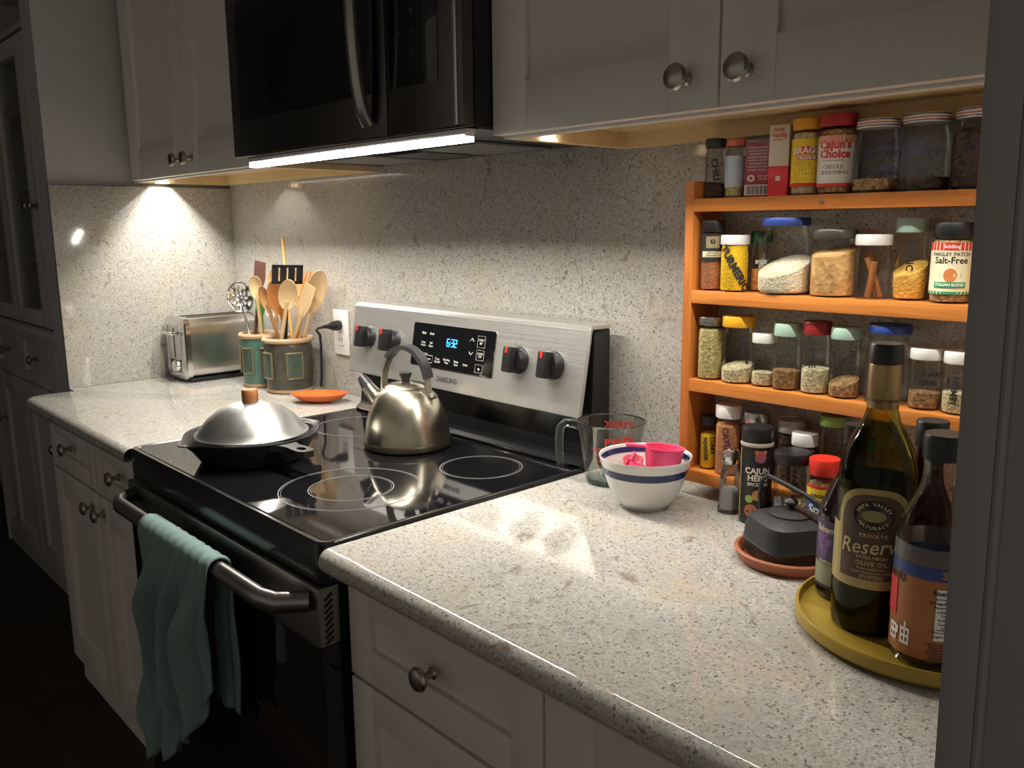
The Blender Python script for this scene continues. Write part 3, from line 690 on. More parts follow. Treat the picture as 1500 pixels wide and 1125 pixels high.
MB().lathe([(.0135, .060), (.0155, .063), (.0155, .083), (.014, .0855), (0, .0855)], 24).build('knob', wood('lid_knob', (.22, .075, .02), (.34, .13, .04), 2, .4), t)

# ------------------------------------------------------------------ kettle
KC = Vector((-.372, -.222, .0046))
t = thing('tea_kettle', 'dull steel tea kettle with black-grip handle on the cooktop', 'kettle', KC, radians(201))
KS = pbr('kettle_steel', (.50, .46, .37), .27, 1, var=.16, scale=14, bump=.03)
MB().lathe([(.084, 0), (.0885, .004), (.0885, .012), (.087, .015)], 48).build('base_ring', pbr('burnt_steel', (.10, .085, .06), .35, .9, var=.3), t)
MB().lathe([(.087, .015), (.0865, .022), (.082, .050), (.073, .080), (.060, .104), (.047, .118), (.044, .120), (.0435, .118), (0, .118)], 56).build('body', KS, t)
l = MB().lathe([(.0425, .1195), (.043, .1215), (.036, .127), (.020, .1315), (0, .133)], 40).build('lid', KS, t)
MB().lathe([(.008, .131), (.0085, .137), (.0125, .146), (.0125, .150), (0, .151)], 20).build('lid_knob', BLKM, l)
# spout along local +x
sp = MB().tube([(.060, 0, .080), (.078, 0, .098), (.094, 0, .116)], [.021, .0165, .0125], 18).build('spout', KS, t)
MB().tube([(.0935, 0, .1155), (.1005, 0, .1235), (.109, 0, .134)], [.0135, .0125, .0085], 16).build('whistle', pbr('whistle_black', (.03, .03, .035), .35), sp)
hp = [(.052*cos(a)*1.0, 0, .124+.074*sin(a)) for a in [pi*i/28 for i in range(29)]]
hp = [(.052, 0, .104)]+hp+[(-.056, 0, .098)]
def band(mb, pts, w, th):
    v = []; f = []; n = len(pts)
    for i, p in enumerate(pts):
        p = Vector(p); tn = (Vector(pts[min(i+1, n-1)])-Vector(pts[max(i-1, 0)])).normalized(); nr = Vector((tn.z, 0, -tn.x))
        for s, h in ((-1, 0), (1, 0), (1, 1), (-1, 1)): v.append(p+Vector((0, s*w, 0))+nr*th*(h-.5))
    for i in range(n-1):
        for k in range(4): l_ = (k+1) % 4; f.append((i*4+k, i*4+l_, i*4+4+l_, i*4+4+k))
    f += [(0, 1, 2, 3), tuple((n-1)*4+k for k in (3, 2, 1, 0))]
    return mb.add(v, f)
band(MB(), hp, .0105, .003).build('handle', pbr('handle_nickel', (.45, .41, .33), .3, 1, var=.1), t)
band(MB(), [(p[0]*1.05, 0, .124+(p[2]-.124)*1.05) for p in hp[8:28]], .0130, .009).build('grip', pbr('grip_grey', (.035, .035, .037), .45), t)
for s in (1, -1): MB().box(-.006, .006, -.012, .012, -.009, .009, .002, Matrix.Translation((s*.0575, 0, .103)) @ Matrix.Rotation(s*.75, 4, 'Y')).build('bracket', KS, t)

# ------------------------------------------------------------------ glass measuring cup
PC = (.070, -.108)
t = thing('measuring_cup', 'clear glass measuring cup with red print behind the bowl', 'measuring cup', (PC[0], PC[1], 0), face(*PC))
PG = glass('measuring_glass', (.965, .985, .978), .02, 1.5)
MB().lathe([(0, .004), (.036, .004), (.0395, .008), (.046, .05), (.0545, .103), (.0575, .1085), (.0595, .108), (.0585, .104), (.0495, .05), (.0435, .004), (.040, 0), (0, 0)], 56).build('cup', PG, t)
MB().lathe([(0, .0045), (.0385, .0045), (.041, .008), (.0405, .003), (.038, .0006), (0, .0006)], 40).build('thick_base', glass('base_glass', (.70, .87, .83), .03, 1.5), t)
# handle leaves to the image left
ha = radians(-97)
hpz = [(.050, .094), (.064, .101), (.080, .101), (.0885, .093), (.091, .075), (.0905, .05), (.089, .03), (.088, .022)]
MB().tube([(r*cos(ha), r*sin(ha), z) for r, z in hpz], [.008, .0085, .008, .008, .008, .0078, .007, .006], 12).build('handle', glass('handle_glass', (.93, .97, .96), .02, 1.6), t)
pt = MB()
txt_cyl(pt, 'PYREX', .0175, .0557, .30, .083, 2, .04, 1.05); MB().tube([(.0586*cos(a), .0586*sin(a), .1078) for a in [2*pi*i/48 for i in range(48)]], .0012, 6, closed=True).build('rim', glass('rim_glass', (.90, .95, .94), .05, 2.4, .9), t); PYR = pbr('pyrex_red', (.75, .05, .02), .45, var=0); pt.build('front_lettering', PYR, t)
pt = MB()
for i, (z, s) in enumerate(((.070, '2 CUPS'), (.060, '1 1/2'), (.049, '1 CUP'), (.038, '1/2'), (.027, '1/4'))):
    Rz = .0440+.0145*(z/.104)+.0012
    txt_cyl(pt, s, .0065, Rz, -.45, z, 0, .01); pt.patch(Rz, -.22, .55, z-.0004, z+.0004, 8, th=.0002)
    txt_cyl(pt, s.replace('CUPS', 'oz'), .0055, Rz, .72, z, 0, .01)
pt.build('scale_marks', PYR, t)
pt = MB(); txt_cyl(pt, 'PYREX', .0175, .0566, pi-.28, .088, 0, .04, 1.05); pt.build('rear_lettering', PYR, t)

# ------------------------------------------------------------------ bowl with pink cups
BC = (.193, -.168)
t = thing('striped_bowl', 'white ceramic bowl with navy stripes on the countertop', 'bowl', (BC[0], BC[1], 0))
def bowlr(z): return .036+.0375*((z-.004)/.079)**.55 if z > .004 else .036
CER = pbr('white_ceramic', (.78, .77, .75), .14, var=.02); NAVY = pbr('navy_glaze', (.022, .032, .12), .14, var=.1)
zs = [.006, .012, .02, .03, .04, .05, .0575, .0705, .078, .082]
MB().lathe([(.030, .002), (.033, 0), (.036, 0), (.037, .004)]+[(bowlr(z), z) for z in zs]+[(.0728, .0838), (.0712, .083)]+[(bowlr(z)-.003, z) for z in (.079, .07, .06, .05, .04, .03, .02, .013)]+[(.025, .009), (0, .008)], 56).build('body', CER, t)
MB().lathe([(bowlr(z)+.0003, z) for z in (.0555, .0595, .0635, .0675)], 56, cap=False).build('outer_stripe', NAVY, t)
MB().lathe([(bowlr(z)-.0034, z) for z in (.070, .074, .079)], 56, cap=False).build('inner_stripe', NAVY, t)
PINK = pbr('pink_silicone', (.80, .08, .20), .4, var=.04)
PINK2 = pbr('pale_pink_silicone', (.75, .22, .25), .45, var=.04)
def mcup(label, R, H, M, mat, hl, grp='pink measuring cups in the bowl'):
    t = thing('measuring_scoop', label, 'measuring cup', (0, 0, 0), 0, grp); t.matrix_world = M
    MB().lathe([(0, 0), (R*.80, 0), (R*.84, .002), (R, H), (R*1.04, H+.0005), (R*1.03, H+.002), (R*.95, H+.001), (R*.80, .003), (0, .003)], 32).build('cup', mat, t)
    MB().box(R*.9, R+hl, -.007, .007, H-.002, H+.002, .001).build('handle', mat, t)
def TM(x, y, z, rx, ry, rz): return Matrix.Translation((BC[0]+x, BC[1]+y, z)) @ Matrix.Rotation(radians(rz), 4, 'Z') @ Matrix.Rotation(radians(ry), 4, 'Y') @ Matrix.Rotation(radians(rx), 4, 'X')
mcup('largest bright pink measuring scoop on top in the bowl', .031, .036, TM(.020, .018, .058, 3, -5, 222), PINK, .030)
mcup('small pink measuring scoop lying on its side in the bowl', .015, .026, TM(.014, -.026, .058, 0, -62, 45), PINK, .012)
mcup('pale pink measuring scoop partly under the small pink one', .017, .018, TM(-.033, .012, .050, 5, 8, 330), PINK2, .026)
mcup('tiny white measuring scoop at the bottom of the bowl', .015, .014, TM(-.026, -.026, .044, 4, 6, 215), WPL, .008)
mcup('tan measuring scoop beneath the pink scoops', .016, .014, TM(0, 0, .010, 0, 0, 250), plain('tan_silicone', (.62, .42, .22)), .018)

# ------------------------------------------------------------------ spice rack
RX0, RX1, RD = .192, .822, .078
t = thing('spice_rack', 'orange pine four-shelf spice rack hung on the backsplash', 'rack', (RX0, 0, .024)); rz0 = .024
for x in (0, RX1-RX0-.016): MB().box(x, x+.016, -RD, -.001, 0, .483, .0012).build('side_board', PINEV, t)
SH = [.480, .338, .196, .045]
for z in SH: MB().box(.0163, RX1-RX0-.0163, -RD-.0008, -.002, z-.020-rz0, z-rz0, .0012).build('shelf', PINE, t)
MB().lathe([(.003, 0), (.0032, .001), (0, .0015)], 12, Matrix.Translation((.228, -RD-.0008, SH[0]-.010-rz0)) @ Matrix.Rotation(pi/2, 4, 'X')).build('screw', NICKEL, t)

LIDM = {}
def lidmat(c, r=.4): return plain('lid_%d_%d_%d' % tuple(int(v*255) for v in c), c, r)
BLKC, WHT, MINT, DRED, REDC, YEL, NAV, GRN, TEAL = (.012, .012, .013), (.82, .82, .80), (.42, .62, .52), (.30, .02, .02), (.62, .025, .02), (.85, .42, .02), (.03, .07, .33), (.25, .42, .09), (.02, .22, .20)
def jar(label, x, y, z, R, H, lid, lh=.015, lr=1.0, cont=None, fill=.5, tilt=0, da=0, neck=.86, gl=None, grp='spice jars on the rack', metal=False, shape=None, name='spice_jar', ribs=True, inset=.0012):
    t = thing(name, label, 'jar', (x, y, z+.0003), face(x, y)+da, grp)
    Hb = H-lh
    prof = shape(R, Hb) if shape else [(0, .0015), (R*.88, .0015), (R*.90, 0), (R*.97, .002), (R, .006), (R, Hb*.80), (R*.97, Hb*.87), (R*neck, Hb*.94), (R*neck, Hb+.002)]
    MB().lathe(prof, 36, cap=False).build('glass_body', gl or CLEAR, t)
    if cont is not None:
        Ri = [(r-inset, zz) for r, zz in prof if r > .002]
        ft = fill*Hb; P = [(0, .0025)]+[(max(r, .001), max(zz, .0025)) for r, zz in Ri if zz < ft*.96]
        rl = P[-1][0]; P += [(rl, ft*.97), (rl*.9, ft), (rl*.5, ft*1.02), (0, ft*1.03)]
        mb = MB().lathe(P, 32)
        mb.v = [(a, b, c_+(tilt*(a*sin(-da-.8)+b*cos(-da-.8))*(c_/ft) if c_ > ft*.3 else 0)) for a, b, c_ in mb.v]
        mb.build('contents', cont, t)
    if lid is not None:
        lm_ = lid if not isinstance(lid, tuple) else lidmat(lid)
        rr = R*lr
        MB().lathe([(rr*.97, Hb-.0005), (rr, Hb+.001), (rr, H-.0022), (rr*.96, H), (0, H)], 60, rib=.018 if ribs else 0).build('lid', lm_, t)
    return t, Hb
def lab(t, R, a, z0, z1, mat, da=0, name='label'): return MB().patch(R+.0003, da-a, da+a, z0, z1, 16).build(name, mat, t)
def wr(t, items, mat, name='lettering'):
    mb = MB()
    for it in items: txt_cyl(mb, *it)
    return mb.build(name, mat, t)
HERB = grains('dried_herb', (0.435, 0.362, 0.145), (0.754, 0.667, 0.319)); HERB2 = grains('dry_herb_pale', (0.478, 0.420, 0.232), (0.899, 0.826, 0.551)); SEED = grains('brown_seed', (0.232, 0.116, 0.043), (0.580, 0.377, 0.174)); RICE = grains('pale_grain', (0.870, 0.667, 0.392), (0.920, 0.920, 0.783), 330)
POWT = grains('tan_lumps', (0.652, 0.377, 0.145), (0.870, 0.551, 0.232), 130); TURM = grains('turmeric_powder', (0.920, 0.522, 0.014), (0.920, 0.638, 0.029), 400); REDP = grains('red_brown_powder', (0.435, 0.160, 0.072), (0.580, 0.246, 0.116), 400); ORNG = grains('orange_powder', (0.696, 0.290, 0.072), (0.870, 0.435, 0.131), 200); DKS = grains('dark_cloves', (0.029, 0.022, 0.017), (0.131, 0.072, 0.043), 180); CAY = grains('cayenne_powder', (0.580, 0.246, 0.102), (0.725, 0.348, 0.160), 400); AMB = grains('amber_powder', (0.841, 0.420, 0.072), (0.920, 0.609, 0.145), 240)
SMK = glass('smoke_glass', (.45, .40, .36)); 
# --- top shelf
z = SH[0]
t, h = jar('small glass jar with black lid marked chili at the end of the top shelf', .226, -.050, z, .0155, .090, BLKC, .013, cont=DKS, fill=.30, gl=glass('dusky_glass', (.85, .82, .80)))
wr(t, [('CHILI', .014, .0160, 0, .043, -80, .03)], INK)
t, h = jar('small jar with pinkish-red lid and a pale blue printed label', .259, -.045, z, .0150, .087, (.62, .16, .10), .010, cont=HERB, fill=.6)
lab(t, .0150, 1.5, .016, .062, pbr('pale_blue_label', (.50, .62, .72), .6, var=.08)); wr(t, [('INGREDIENTS', .0036, .0155, 0, .055)]+[('herbs spices salt', .0030, .0155, 0, .050-.0045*i) for i in range(7)], pbr('blue_ink', (.05, .10, .30), .6, var=0))
t = thing('spice_box', 'maroon tin with white small print and barcode on the top shelf', 'box', (.296, -.040, z+.0003), face(.296, -.04)+pi/2-.12, 'spice jars on the rack')
MB().box(-.019, .019, -.014, .014, 0, .080, .002).build('carton', pbr('maroon_tin', (.19, .018, .03), .4, var=.06), t)
MB().box(-.018, .018, -.0146, -.0142, .003, .018).build('barcode_panel', PAPER, t)
mb = MB()
for i in range(16): mb.box(-.0155+i*.002, -.0147+i*.002+(.0006 if i % 3 else 0), -.0149, -.0147, .004, .0165)
mb.build('barcode', INK, t)
mb = MB()
for i in range(8): txt_flat(mb, ('aromatic ground spice', 'packed in a dry place', 'keep tightly closed')[i % 3], .0032, (0, -.0145, .072-.0046*i), (1, 0, 0), (0, 0, 1))
txt_flat(mb, 'O', .013, (-.009, -.0145, .027), (1, 0, 0), (0, 0, 1), .06); txt_flat(mb, 'NET WT\n1.5 OZ', .004, (.008, -.0145, .028), (1, 0, 0), (0, 0, 1)); mb.build('lettering', PAPER, t)
t = thing('vanilla_box', 'narrow white and red vanilla carton standing on the top shelf', 'box', (.3330, -.040, z+.0003), face(.333, -.040)+pi/2-.28, 'spice jars on the rack')
MB().box(-.0145, .0145, -.0145, .0145, .043, .101, .0006).build('upper_carton', plain('carton_cream', (.74, .70, .62), .6), t)
MB().box(-.0145, .0145, -.0145, .0145, 0, .0428, .0006).build('lower_carton', plain('carton_red', (.60, .025, .03), .5), t)
mb = MB(); txt_flat(mb, 'PURE', .006, (0, -.0148, .094), (1, 0, 0), (0, 0, 1)); txt_flat(mb, 'Vanilla', .0085, (0, -.0148, .086), (1, 0, 0), (0, 0, 1)); txt_flat(mb, 'EXTRACT', .004, (0, -.0148, .080), (1, 0, 0), (0, 0, 1)); mb.build('lettering', RED, t)
mb = MB().box(-.0035, .0035, -.0149, -.0146, .022, .029); mb.build('white_square', PAPER, t)
t, h = jar('seasoning jar with yellow lid and yellow label reading sprinkle', .3745, -.0430, z, .0205, .106, YEL, .015, cont=HERB2, fill=.95, da=-.1)
lab(t, .0205, 1.7, .016, .078, plain('label_yellow', (.80, .58, .03), .55)); lab(t, .0208, 1.7, .012, .017, RED, name='label_band')
p = MB().patch(.0210, -.75, .95, .056, .067, 12).build('name_plate', RED, t); MB().patch(.0210, -.60, .9, .0485, .0545, 12).build('name_plate', RED, t)
wr(t, [('BRAGG', .0125, .0216, .10, .0612, 0, .05), ('ORGANIC', .0070, .0216, .14, .0515, 0, .04)], PAPER)
wr(t, [('SPRINKLE', .0095, .0211, .12, .0425, 0, .03), ('24 HERBS & SPICES', .0045, .0211, .1, .0355), ('SEASONING', .0068, .0211, .1, .0295, 0, .02), ('NET WT 1.5 OZ', .0040, .0211, .1, .0215)], INK)
t, h = jar('seasoning jar with red lid and creole seasoning label', .4230, -.0480, z, .0250, .107, (.42, .02, .02), .016, cont=SEED, fill=.95, da=-.25, lr=1.02)
lab(t, .0250, 1.5, .014, .078, PAPER); MB().patch(.0254, -1.5, 1.5, .068, .078, 14).build('label_band', plain('label_pink', (.75, .30, .24)), t); MB().patch(.0254, -1.5, 1.5, .010, .0145, 14).build('label_band', RED, t)
wr(t, [("Cajun's", .0155, .0259, .10, .0655, 0, .05), ('Choice', .0150, .0259, .10, .0530, 0, .05)], plain('label_red_ink', (.62, .05, .04)))
wr(t, [('CREOLE', .0075, .0257, .05, .036), ('SEASONING', .0072, .0257, .10, .0285), ('BLACKENED SEASONING', .0026, .0257, .05, .0445)], pbr('grey_ink', (.12, .12, .14), .6, var=0))
mb = MB(); mb.add([(.0256*cos(a), .0256*sin(a), zz) for a, zz in ((.35, .0145), (.95, .0145), (.95, .036), (.8, .029), (.6, .022))], [(0, 1, 2, 3, 4)]); mb.build('corner_flag', plain('flag_purple', (.07, .04, .16)), t)
def mustard(label, x, R, H, cont, fill, da):
    shp = lambda R, Hb: [(0, .002), (R*.86, .002), (R*.90, 0), (R*.98, .004), (R, .012), (R*.98, Hb*.60), (R*.94, Hb*.80), (R*.84, Hb*.93), (R*.84, Hb+.002)]
    t, h = jar(label, x, -.0510, z, R, H, plain('lid_cream', (.72, .70, .66)), .011, .90, cont, fill, da=da, shape=shp, gl=glass('mustard_glass', (.92, .93, .92)), ribs=False)
    for zz, m in ((h+.001, NAVY), (h+.0045, plain('lid_red_band', (.6, .08, .06))), (h+.0085, NAVY)): MB().lathe([(R*.905, zz), (R*.905, zz+.0015)], 40, cap=False).build('lid_band', m, t)
    wr(t, [('GREY', .0125, R*.992, .0, .060, 0, .0, 1.1), ('POUPON', .0150, R*.996, .0, .048, 0, .0, 1.1), ('DIJON', .0095, R*1.004, .0, .031, 0, .0), ('MUSTARD', .0085, R*1.004, .0, .0235, 0, .0)], pbr('navy_ink', (.02, .025, .12), .5, var=0))
mustard('round mustard jar with striped lid holding a little brown seed', .4800, .0300, .095, SEED, .22, .55)
mustard('round mustard jar with striped lid holding dark cloves', .5430, .0318, .096, DKS, .20, -.55)
mustard('round mustard jar with striped lid filled with dark leaves beside the panel', .6075, .0312, .096, DKS, .85, .9)
# --- second shelf
z = SH[1]
t, h = jar('spice jar with black lid and black label, full of red-brown powder', .2275, -.052, z, .0187, .108, BLKC, .017, cont=REDP, fill=.62)
lab(t, .0187, 1.5, .046, .088, plain('label_black', (.015, .017, .014), .5)); MB().patch(.0192, -.9, .9, .052, .061, 10).build('label_band', plain('label_cream', (.66, .60, .42)), t)
MB().patch(.0192, -.55, .55, .066, .084, 10).build('emblem', plain('emblem_tan', (.30, .22, .12)), t); wr(t, [('GROUND', .004, .0197, 0, .0585), ('CINNAMON', .0042, .0197, 0, .0545)], INK)
wr(t, [('o', .014, .0198, 0, .077, 0, .05)], INK, 'emblem_mark')
t, h = jar('jar of bright yellow turmeric with white lid', .2700, -.055, z, .0215, .086, WHT, .014, cont=TURM, fill=1.0, lr=1.02, neck=.95)
wr(t, [('TURMERIC', .0165, .0220, .02, .036, -58, .045)], INK)
t, h = jar('small jar with dark green lid tucked behind the large jar', .2985, -.026, z, .0155, .092, (.012, .07, .03), .017, cont=ORNG, fill=.45)
wr(t, [('SPICE', .0075, .0160, .0, .045, 0, .03)], PAPER)
shp = lambda R, Hb: [(0, .002), (R*.85, .002), (R*.88, 0), (R*.97, .005), (R, .014), (R, Hb*.78), (R*.96, Hb*.86), (R*.84, Hb*.92), (R*.84, Hb+.002)]
jar('largest glass jar with blue lid, half full of pale grain', .350, -.0465, z, .0385, .111, NAV, .011, .90, RICE, .42, .45, shape=shp, ribs=False)
jar('squat jar of tan lumpy powder with a dark clear lid', .4245, -.044, z, .0310, .094, plain('lid_brown', (.07, .055, .045), .25), .012, 1.0, POWT, .78, .25, neck=.93, ribs=False)
t, h = jar('glass jar with white lid holding cinnamon sticks', .482, -.046, z, .0235, .087, WHT, .014, 1.02, None, 0, neck=.94)
for k, (a, b) in enumerate(((-.012, .008), (.002, .012), (.011, -.004))):
    MB().tube([(a*.4, b, .0025), (a*1.0, -b*.6, .062-.006*k)], .0042, 8).build('cinnamon_stick', wood('cinnamon', (.28, .10, .03), (.42, .17, .05), 2), t)
shp = lambda R, Hb: [(0, .002), (R*.80, .002), (R*.84, 0), (R*.90, .003), (R*1.0, Hb*.28), (R*1.0, Hb*.42), (R*.86, Hb*.62), (R*.84, Hb*.92), (R*.80, Hb+.002)]
t, h = jar('waisted glass jar with mint-green lid and amber powder', .5285, -.034, z, .0225, .108, MINT, .018, .93, AMB, .48, .5, shape=shp, ribs=False)
wr(t, [('GARLIC', .012, .0203, -.1, .060, -90, .03)], INK)
t, h = jar('salt-free seasoning jar with black lid and cream label', .584, -.043, z, .0245, .102, BLKC, .018, 1.0, SEED, .95, da=-.05)
lab(t, .0245, 1.6, .012, .077, plain('label_cream2', (.78, .72, .50), .6)); MB().patch(.0249, -1.6, 1.6, .067, .077, 14).build('label_band', RED, t); MB().patch(.0249, -1.6, 1.6, .012, .0155, 14).build('label_band', plain('label_green', (.03, .28, .12)), t)
mb = MB(); mb.lathe([(.0130, 0), (.0130, .0003), (0, .0003)], 28, Matrix.Translation((.0250, 0, .037)) @ Matrix.Rotation(pi/2, 4, 'Y'))
mb.v = [((.0251)*cos(b/.0251), (.0251)*sin(b/.0251), c_) for a, b, c_ in mb.v]; mb.build('round_emblem', plain('emblem_blue', (.12, .40, .55)), t)
mb = MB(); mb.lathe([(.0080, 0), (.0080, .0003), (0, .0003)], 20, Matrix.Translation((.0252, 0, 0)) @ Matrix.Rotation(pi/2, 4, 'Y'))
mb.v = [((.0254)*cos(b/.0254), (.0254)*sin(b/.0254), c_*1.1+.036) for a, b, c_ in mb.v]; mb.build('emblem_patch', plain('emblem_orange', (.62, .22, .06)), t)
MB().patch(.0256, -.75, .75, .0205, .0275, 12).build('ribbon', plain('label_green', (.03, .28, .12)), t)
wr(t, [('ITALIAN BLEND', .0050, .0262, 0, .024, 0, .03)], PAPER, 'ribbon_lettering'); wr(t, [('Schilling', .006, .0254, 0, .072, 0, .02)], PAPER, 'band_lettering'); wr(t, [('PARSLEY PATCH', .0065, .0254, -.02, .0622, 0, .02), ('Salt-Free', .0115, .0254, 0, .0545, 0, .02)], INK)
t, h = jar('jar with yellow label at the hidden end of the second shelf', .640, -.042, z, .0235, .085, WHT, .014, cont=AMB, fill=.8); lab(t, .0235, 1.5, .015, .05, plain('label_yellow', (.80, .58, .03), .55))
# --- third shelf
z = SH[2]
jar('full jar of green herb flakes with ridged metal lid', .2305, -.054, z, .0200, .100, pbr('lid_tin', (.28, .26, .24), .3, .8), .013, .98, HERB, .93, neck=.9)
t, h = jar('tall jar with golden yellow lid and pale herbs in the bottom', .279, -.050, z, .0252, .104, YEL, .016, 1.0, HERB2, .30, .25)
wr(t, [('MARJORAM', .009, .0257, .45, .055, -82, .03)], INK)
jar('short jar with white lid and pale needles in the bottom', .3245, -.050, z, .0178, .081, WHT, .014, 1.02, HERB2, .32, neck=.93)
t, h = jar('waisted jar with mint-green lid and reddish-brown flakes', .3635, -.050, z, .0208, .099, MINT, .018, .98, grains('rust_flakes', (.24, .10, .03), (.42, .30, .14)), .36, neck=.90, ribs=False)
wr(t, [('SAGE', .010, .0212, -.95, .055, -85, .03)], INK)
t, h = jar('jar with dark red lid marked thyme', .4085, -.048, z, .0205, .105, DRED, .018, 1.0, HERB2, .42, .1)
wr(t, [('THYME', .013, .0210, -.35, .060, -85, .035)], INK)
t, h = jar('mint-lidded jar beside the olive oil bottle with brown herb in the bottom', .4530, -.049, z, .0212, .100, MINT, .016, .98, SEED, .28, .35, neck=.92, ribs=False)
wr(t, [('DILL', .010, .0217, .45, .060, -85, .03)], INK)
t, h = jar('wide jar with blue lid behind the olive oil bottle', .511, -.043, z, .0300, .108, NAV, .011, .95, None, 0, shape=lambda R, Hb: [(0, .002), (R*.88, .002), (R*.9, 0), (R, .006), (R, Hb*.72), (R*.80, Hb*.86), (R*.86, Hb*.93), (R*.86, Hb+.002)], ribs=False)
for a in (.2, .9, 1.7, 2.6): MB().tube([(.012*cos(a*2), .012*sin(a*2), .003), (.013*cos(a*2+.6), .013*sin(a*2+.6), .062)], .007, 6, flat=.3).build('bay_leaf', plain('dry_leaf', (.50, .40, .22), .7), t)
t, h = jar('jar with white lid handwritten caraway seeds', .5640, -.047, z, .0203, .081, WHT, .014, 1.03, SEED, .34, neck=.95)
wr(t, [('CARAWAY', .0095, .0208, .0, .048, 0, .04), ('SEEDS', .0095, .0208, .0, .037, 0, .04)], INK)
t, h = jar('jar with white lid handwritten lemon grass', .6080, -.047, z, .0213, .081, WHT, .015, 1.03, HERB2, .42, neck=.95)
wr(t, [('LEMON', .011, .0218, -.28, .032, 86, .04)], INK); wr(t, [('GRASS', .011, .0218, .36, .036, 86, .04)], INK)
# --- bottom shelf
z = SH[3]
t, h = jar('slim jar of yellow powder with black lid on the bottom shelf', .2290, -.048, z, .0140, .088, BLKC, .014, 1.0, TURM, .80, .2)
wr(t, [('CURRY', .009, .0145, .45, .040, -85, .04)], INK); wr(t, [('POWDER', .009, .0145, -.35, .034, -85, .04)], INK)
t, h = jar('jar of cayenne powder with white lid', .2690, -.052, z, .0205, .113, WHT, .020, 1.03, CAY, .88, neck=.92)
wr(t, [('CAYENNE', .0135, .0210, -.1, .048, -82, .04)], pbr('maroon_ink', (.10, .02, .06), .6, var=0))
jar('jar of pale brown powder with silver screw lid behind the spice tin', .3150, -.046, z, .0210, .107, pbr('lid_silver', (.55, .54, .52), .25, .9), .017, .95, CAY, .80, neck=.9)
jar('dark-filled jar with an off-white lid behind the peppercorn jar', .3660, -.030, z, .0205, .100, plain('lid_offwhite', (.50, .48, .45)), .018, 1.0, DKS, .95)
jar('dark-filled jar with a bright white lid on the bottom shelf', .4020, -.055, z, .0190, .090, WHT, .018, 1.0, DKS, .95)
jar('glass jar with apple-green lid and orange spice', .4430, -.048, z, .0200, .122, GRN, .014, 1.05, ORNG, .45, ribs=False, neck=.88)
jar('jar with teal lid half hidden by the olive oil bottle', .4855, -.050, z, .0185, .096, TEAL, .018, 1.0, SEED, .8)

# ------------------------------------------------------------------ items standing on the worktop before the rack
t = thing('salt_shaker', 'faceted glass salt shaker with chrome top', 'salt shaker', (.305, -.1005, .0003), face(.305, -.1)+.3)
MB().lathe([(0, .006), (.0150, .006), (.0170, 0), (.0175, .003), (.0150, .060), (.0115, .074), (.0105, .080)], 8, cap=False).build('glass_body', glass('shaker_glass', (.95, .96, .96), .03, 1.6, .9), t)
MB().lathe([(0, .0065), (.0145, .0065), (.0140, .036), (.010, .040), (0, .041)], 8).build('salt', pbr('salt', (.85, .85, .84), .8, var=.05, scale=400, bump=.4), t)
MB().lathe([(.0115, .078), (.0135, .081), (.0138, .092), (.0125, .098), (.007, .102), (0, .103)], 24).build('cap', CHROME, t)
t, h = jar('black tin of cajun herb spice mix with black cap behind the teapot', .355, -.1085, 0, .0235, .146, BLKC, .022, .98, None, 0, gl=pbr('tin_black', (.012, .013, .012), .35, var=0), grp='jars standing on the worktop', name='spice_tin', neck=.97, da=.0)
MB().lathe([(.0236, .1185), (.0240, .120), (.0240, .1235), (.0236, .1245)], 36, cap=False).build('collar', plain('collar_cream', (.52, .46, .40)), t)
wr(t, [('CAJUN', .0125, .0240, .10, .083, 0, .03), ('HERB', .0125, .0240, .10, .072, 0, .03), ('SPICE MIX', .0070, .0240, .12, .0625, 0, .02)], plain('print_cream', (.80, .74, .62)))
for a, zz, r, c in ((.15, .046, .0085, (.55, .27, .06)), (-.38, .040, .006, (.28, .42, .08)), (-.25, .022, .010, (.45, .14, .05)), (.25, .104, .0085, (.38, .10, .14))):
    mb = MB().lathe([(r, 0), (r, .0002), (0, .0002)], 18); mb.v = [(.0238*cos(a+p[0]/.0238), .0238*sin(a+p[0]/.0238), zz+p[1]) for p in mb.v]; mb.build('printed_vegetable', plain('veg_%d' % int(zz*1000), c), t)
mb = MB(); mb.add([(.0239*cos(.25+x/.0238), .0239*sin(.25+x/.0238), .112+zz) for x, zz in ((-.010, 0), (-.006, -.005), (0, -.003), (.006, -.005), (.010, 0), (.006, .003), (0, .001), (-.006, .003))], [tuple(range(8))]); mb.build('printed_leaf', plain('leaf_orange', (.60, .17, .05)), t)
mb = MB().tube([(.0240*cos(-1.12), .0240*sin(-1.12), zz) for zz in [.006+.11*i/20 for i in range(21)]], [.0006+.0005*(i % 2) for i in range(21)], 5).build('gold_edge', plain('gold_print', (.50, .38, .12)), t)
t, h = jar('glass jar of mixed peppercorns with black lid behind the teapot', .4155, -.1125, 0, .0255, .120, BLKC, .015, 1.03, grains('peppercorns', (.03, .02, .015), (.62, .48, .28), 150), .42, .3, grp='jars standing on the worktop', neck=.95)
t, h = jar('jar with bright red lid and a yellow and blue label', .4650, -.1150, 0, .0210, .120, (.72, .035, .018), .022, 1.0, SEED, .9, grp='jars standing on the worktop')
lab(t, .0210, 1.5, .018, .080, plain('label_blue', (.03, .06, .22))); MB().patch(.0214, -1.5, 1.5, .062, .080, 14).build('label_band', plain('label_yellow', (.80, .58, .03), .55), t)
MB().patch(.0214, -1.5, 1.5, .080, .084, 14).build('label_band', RED, t); wr(t, [('ORIGINAL', .0065, .0219, -.15, .070, 0, .03)], INK); wr(t, [('Spice', .018, .0219, -.1, .050, 0, .03)], PAPER)

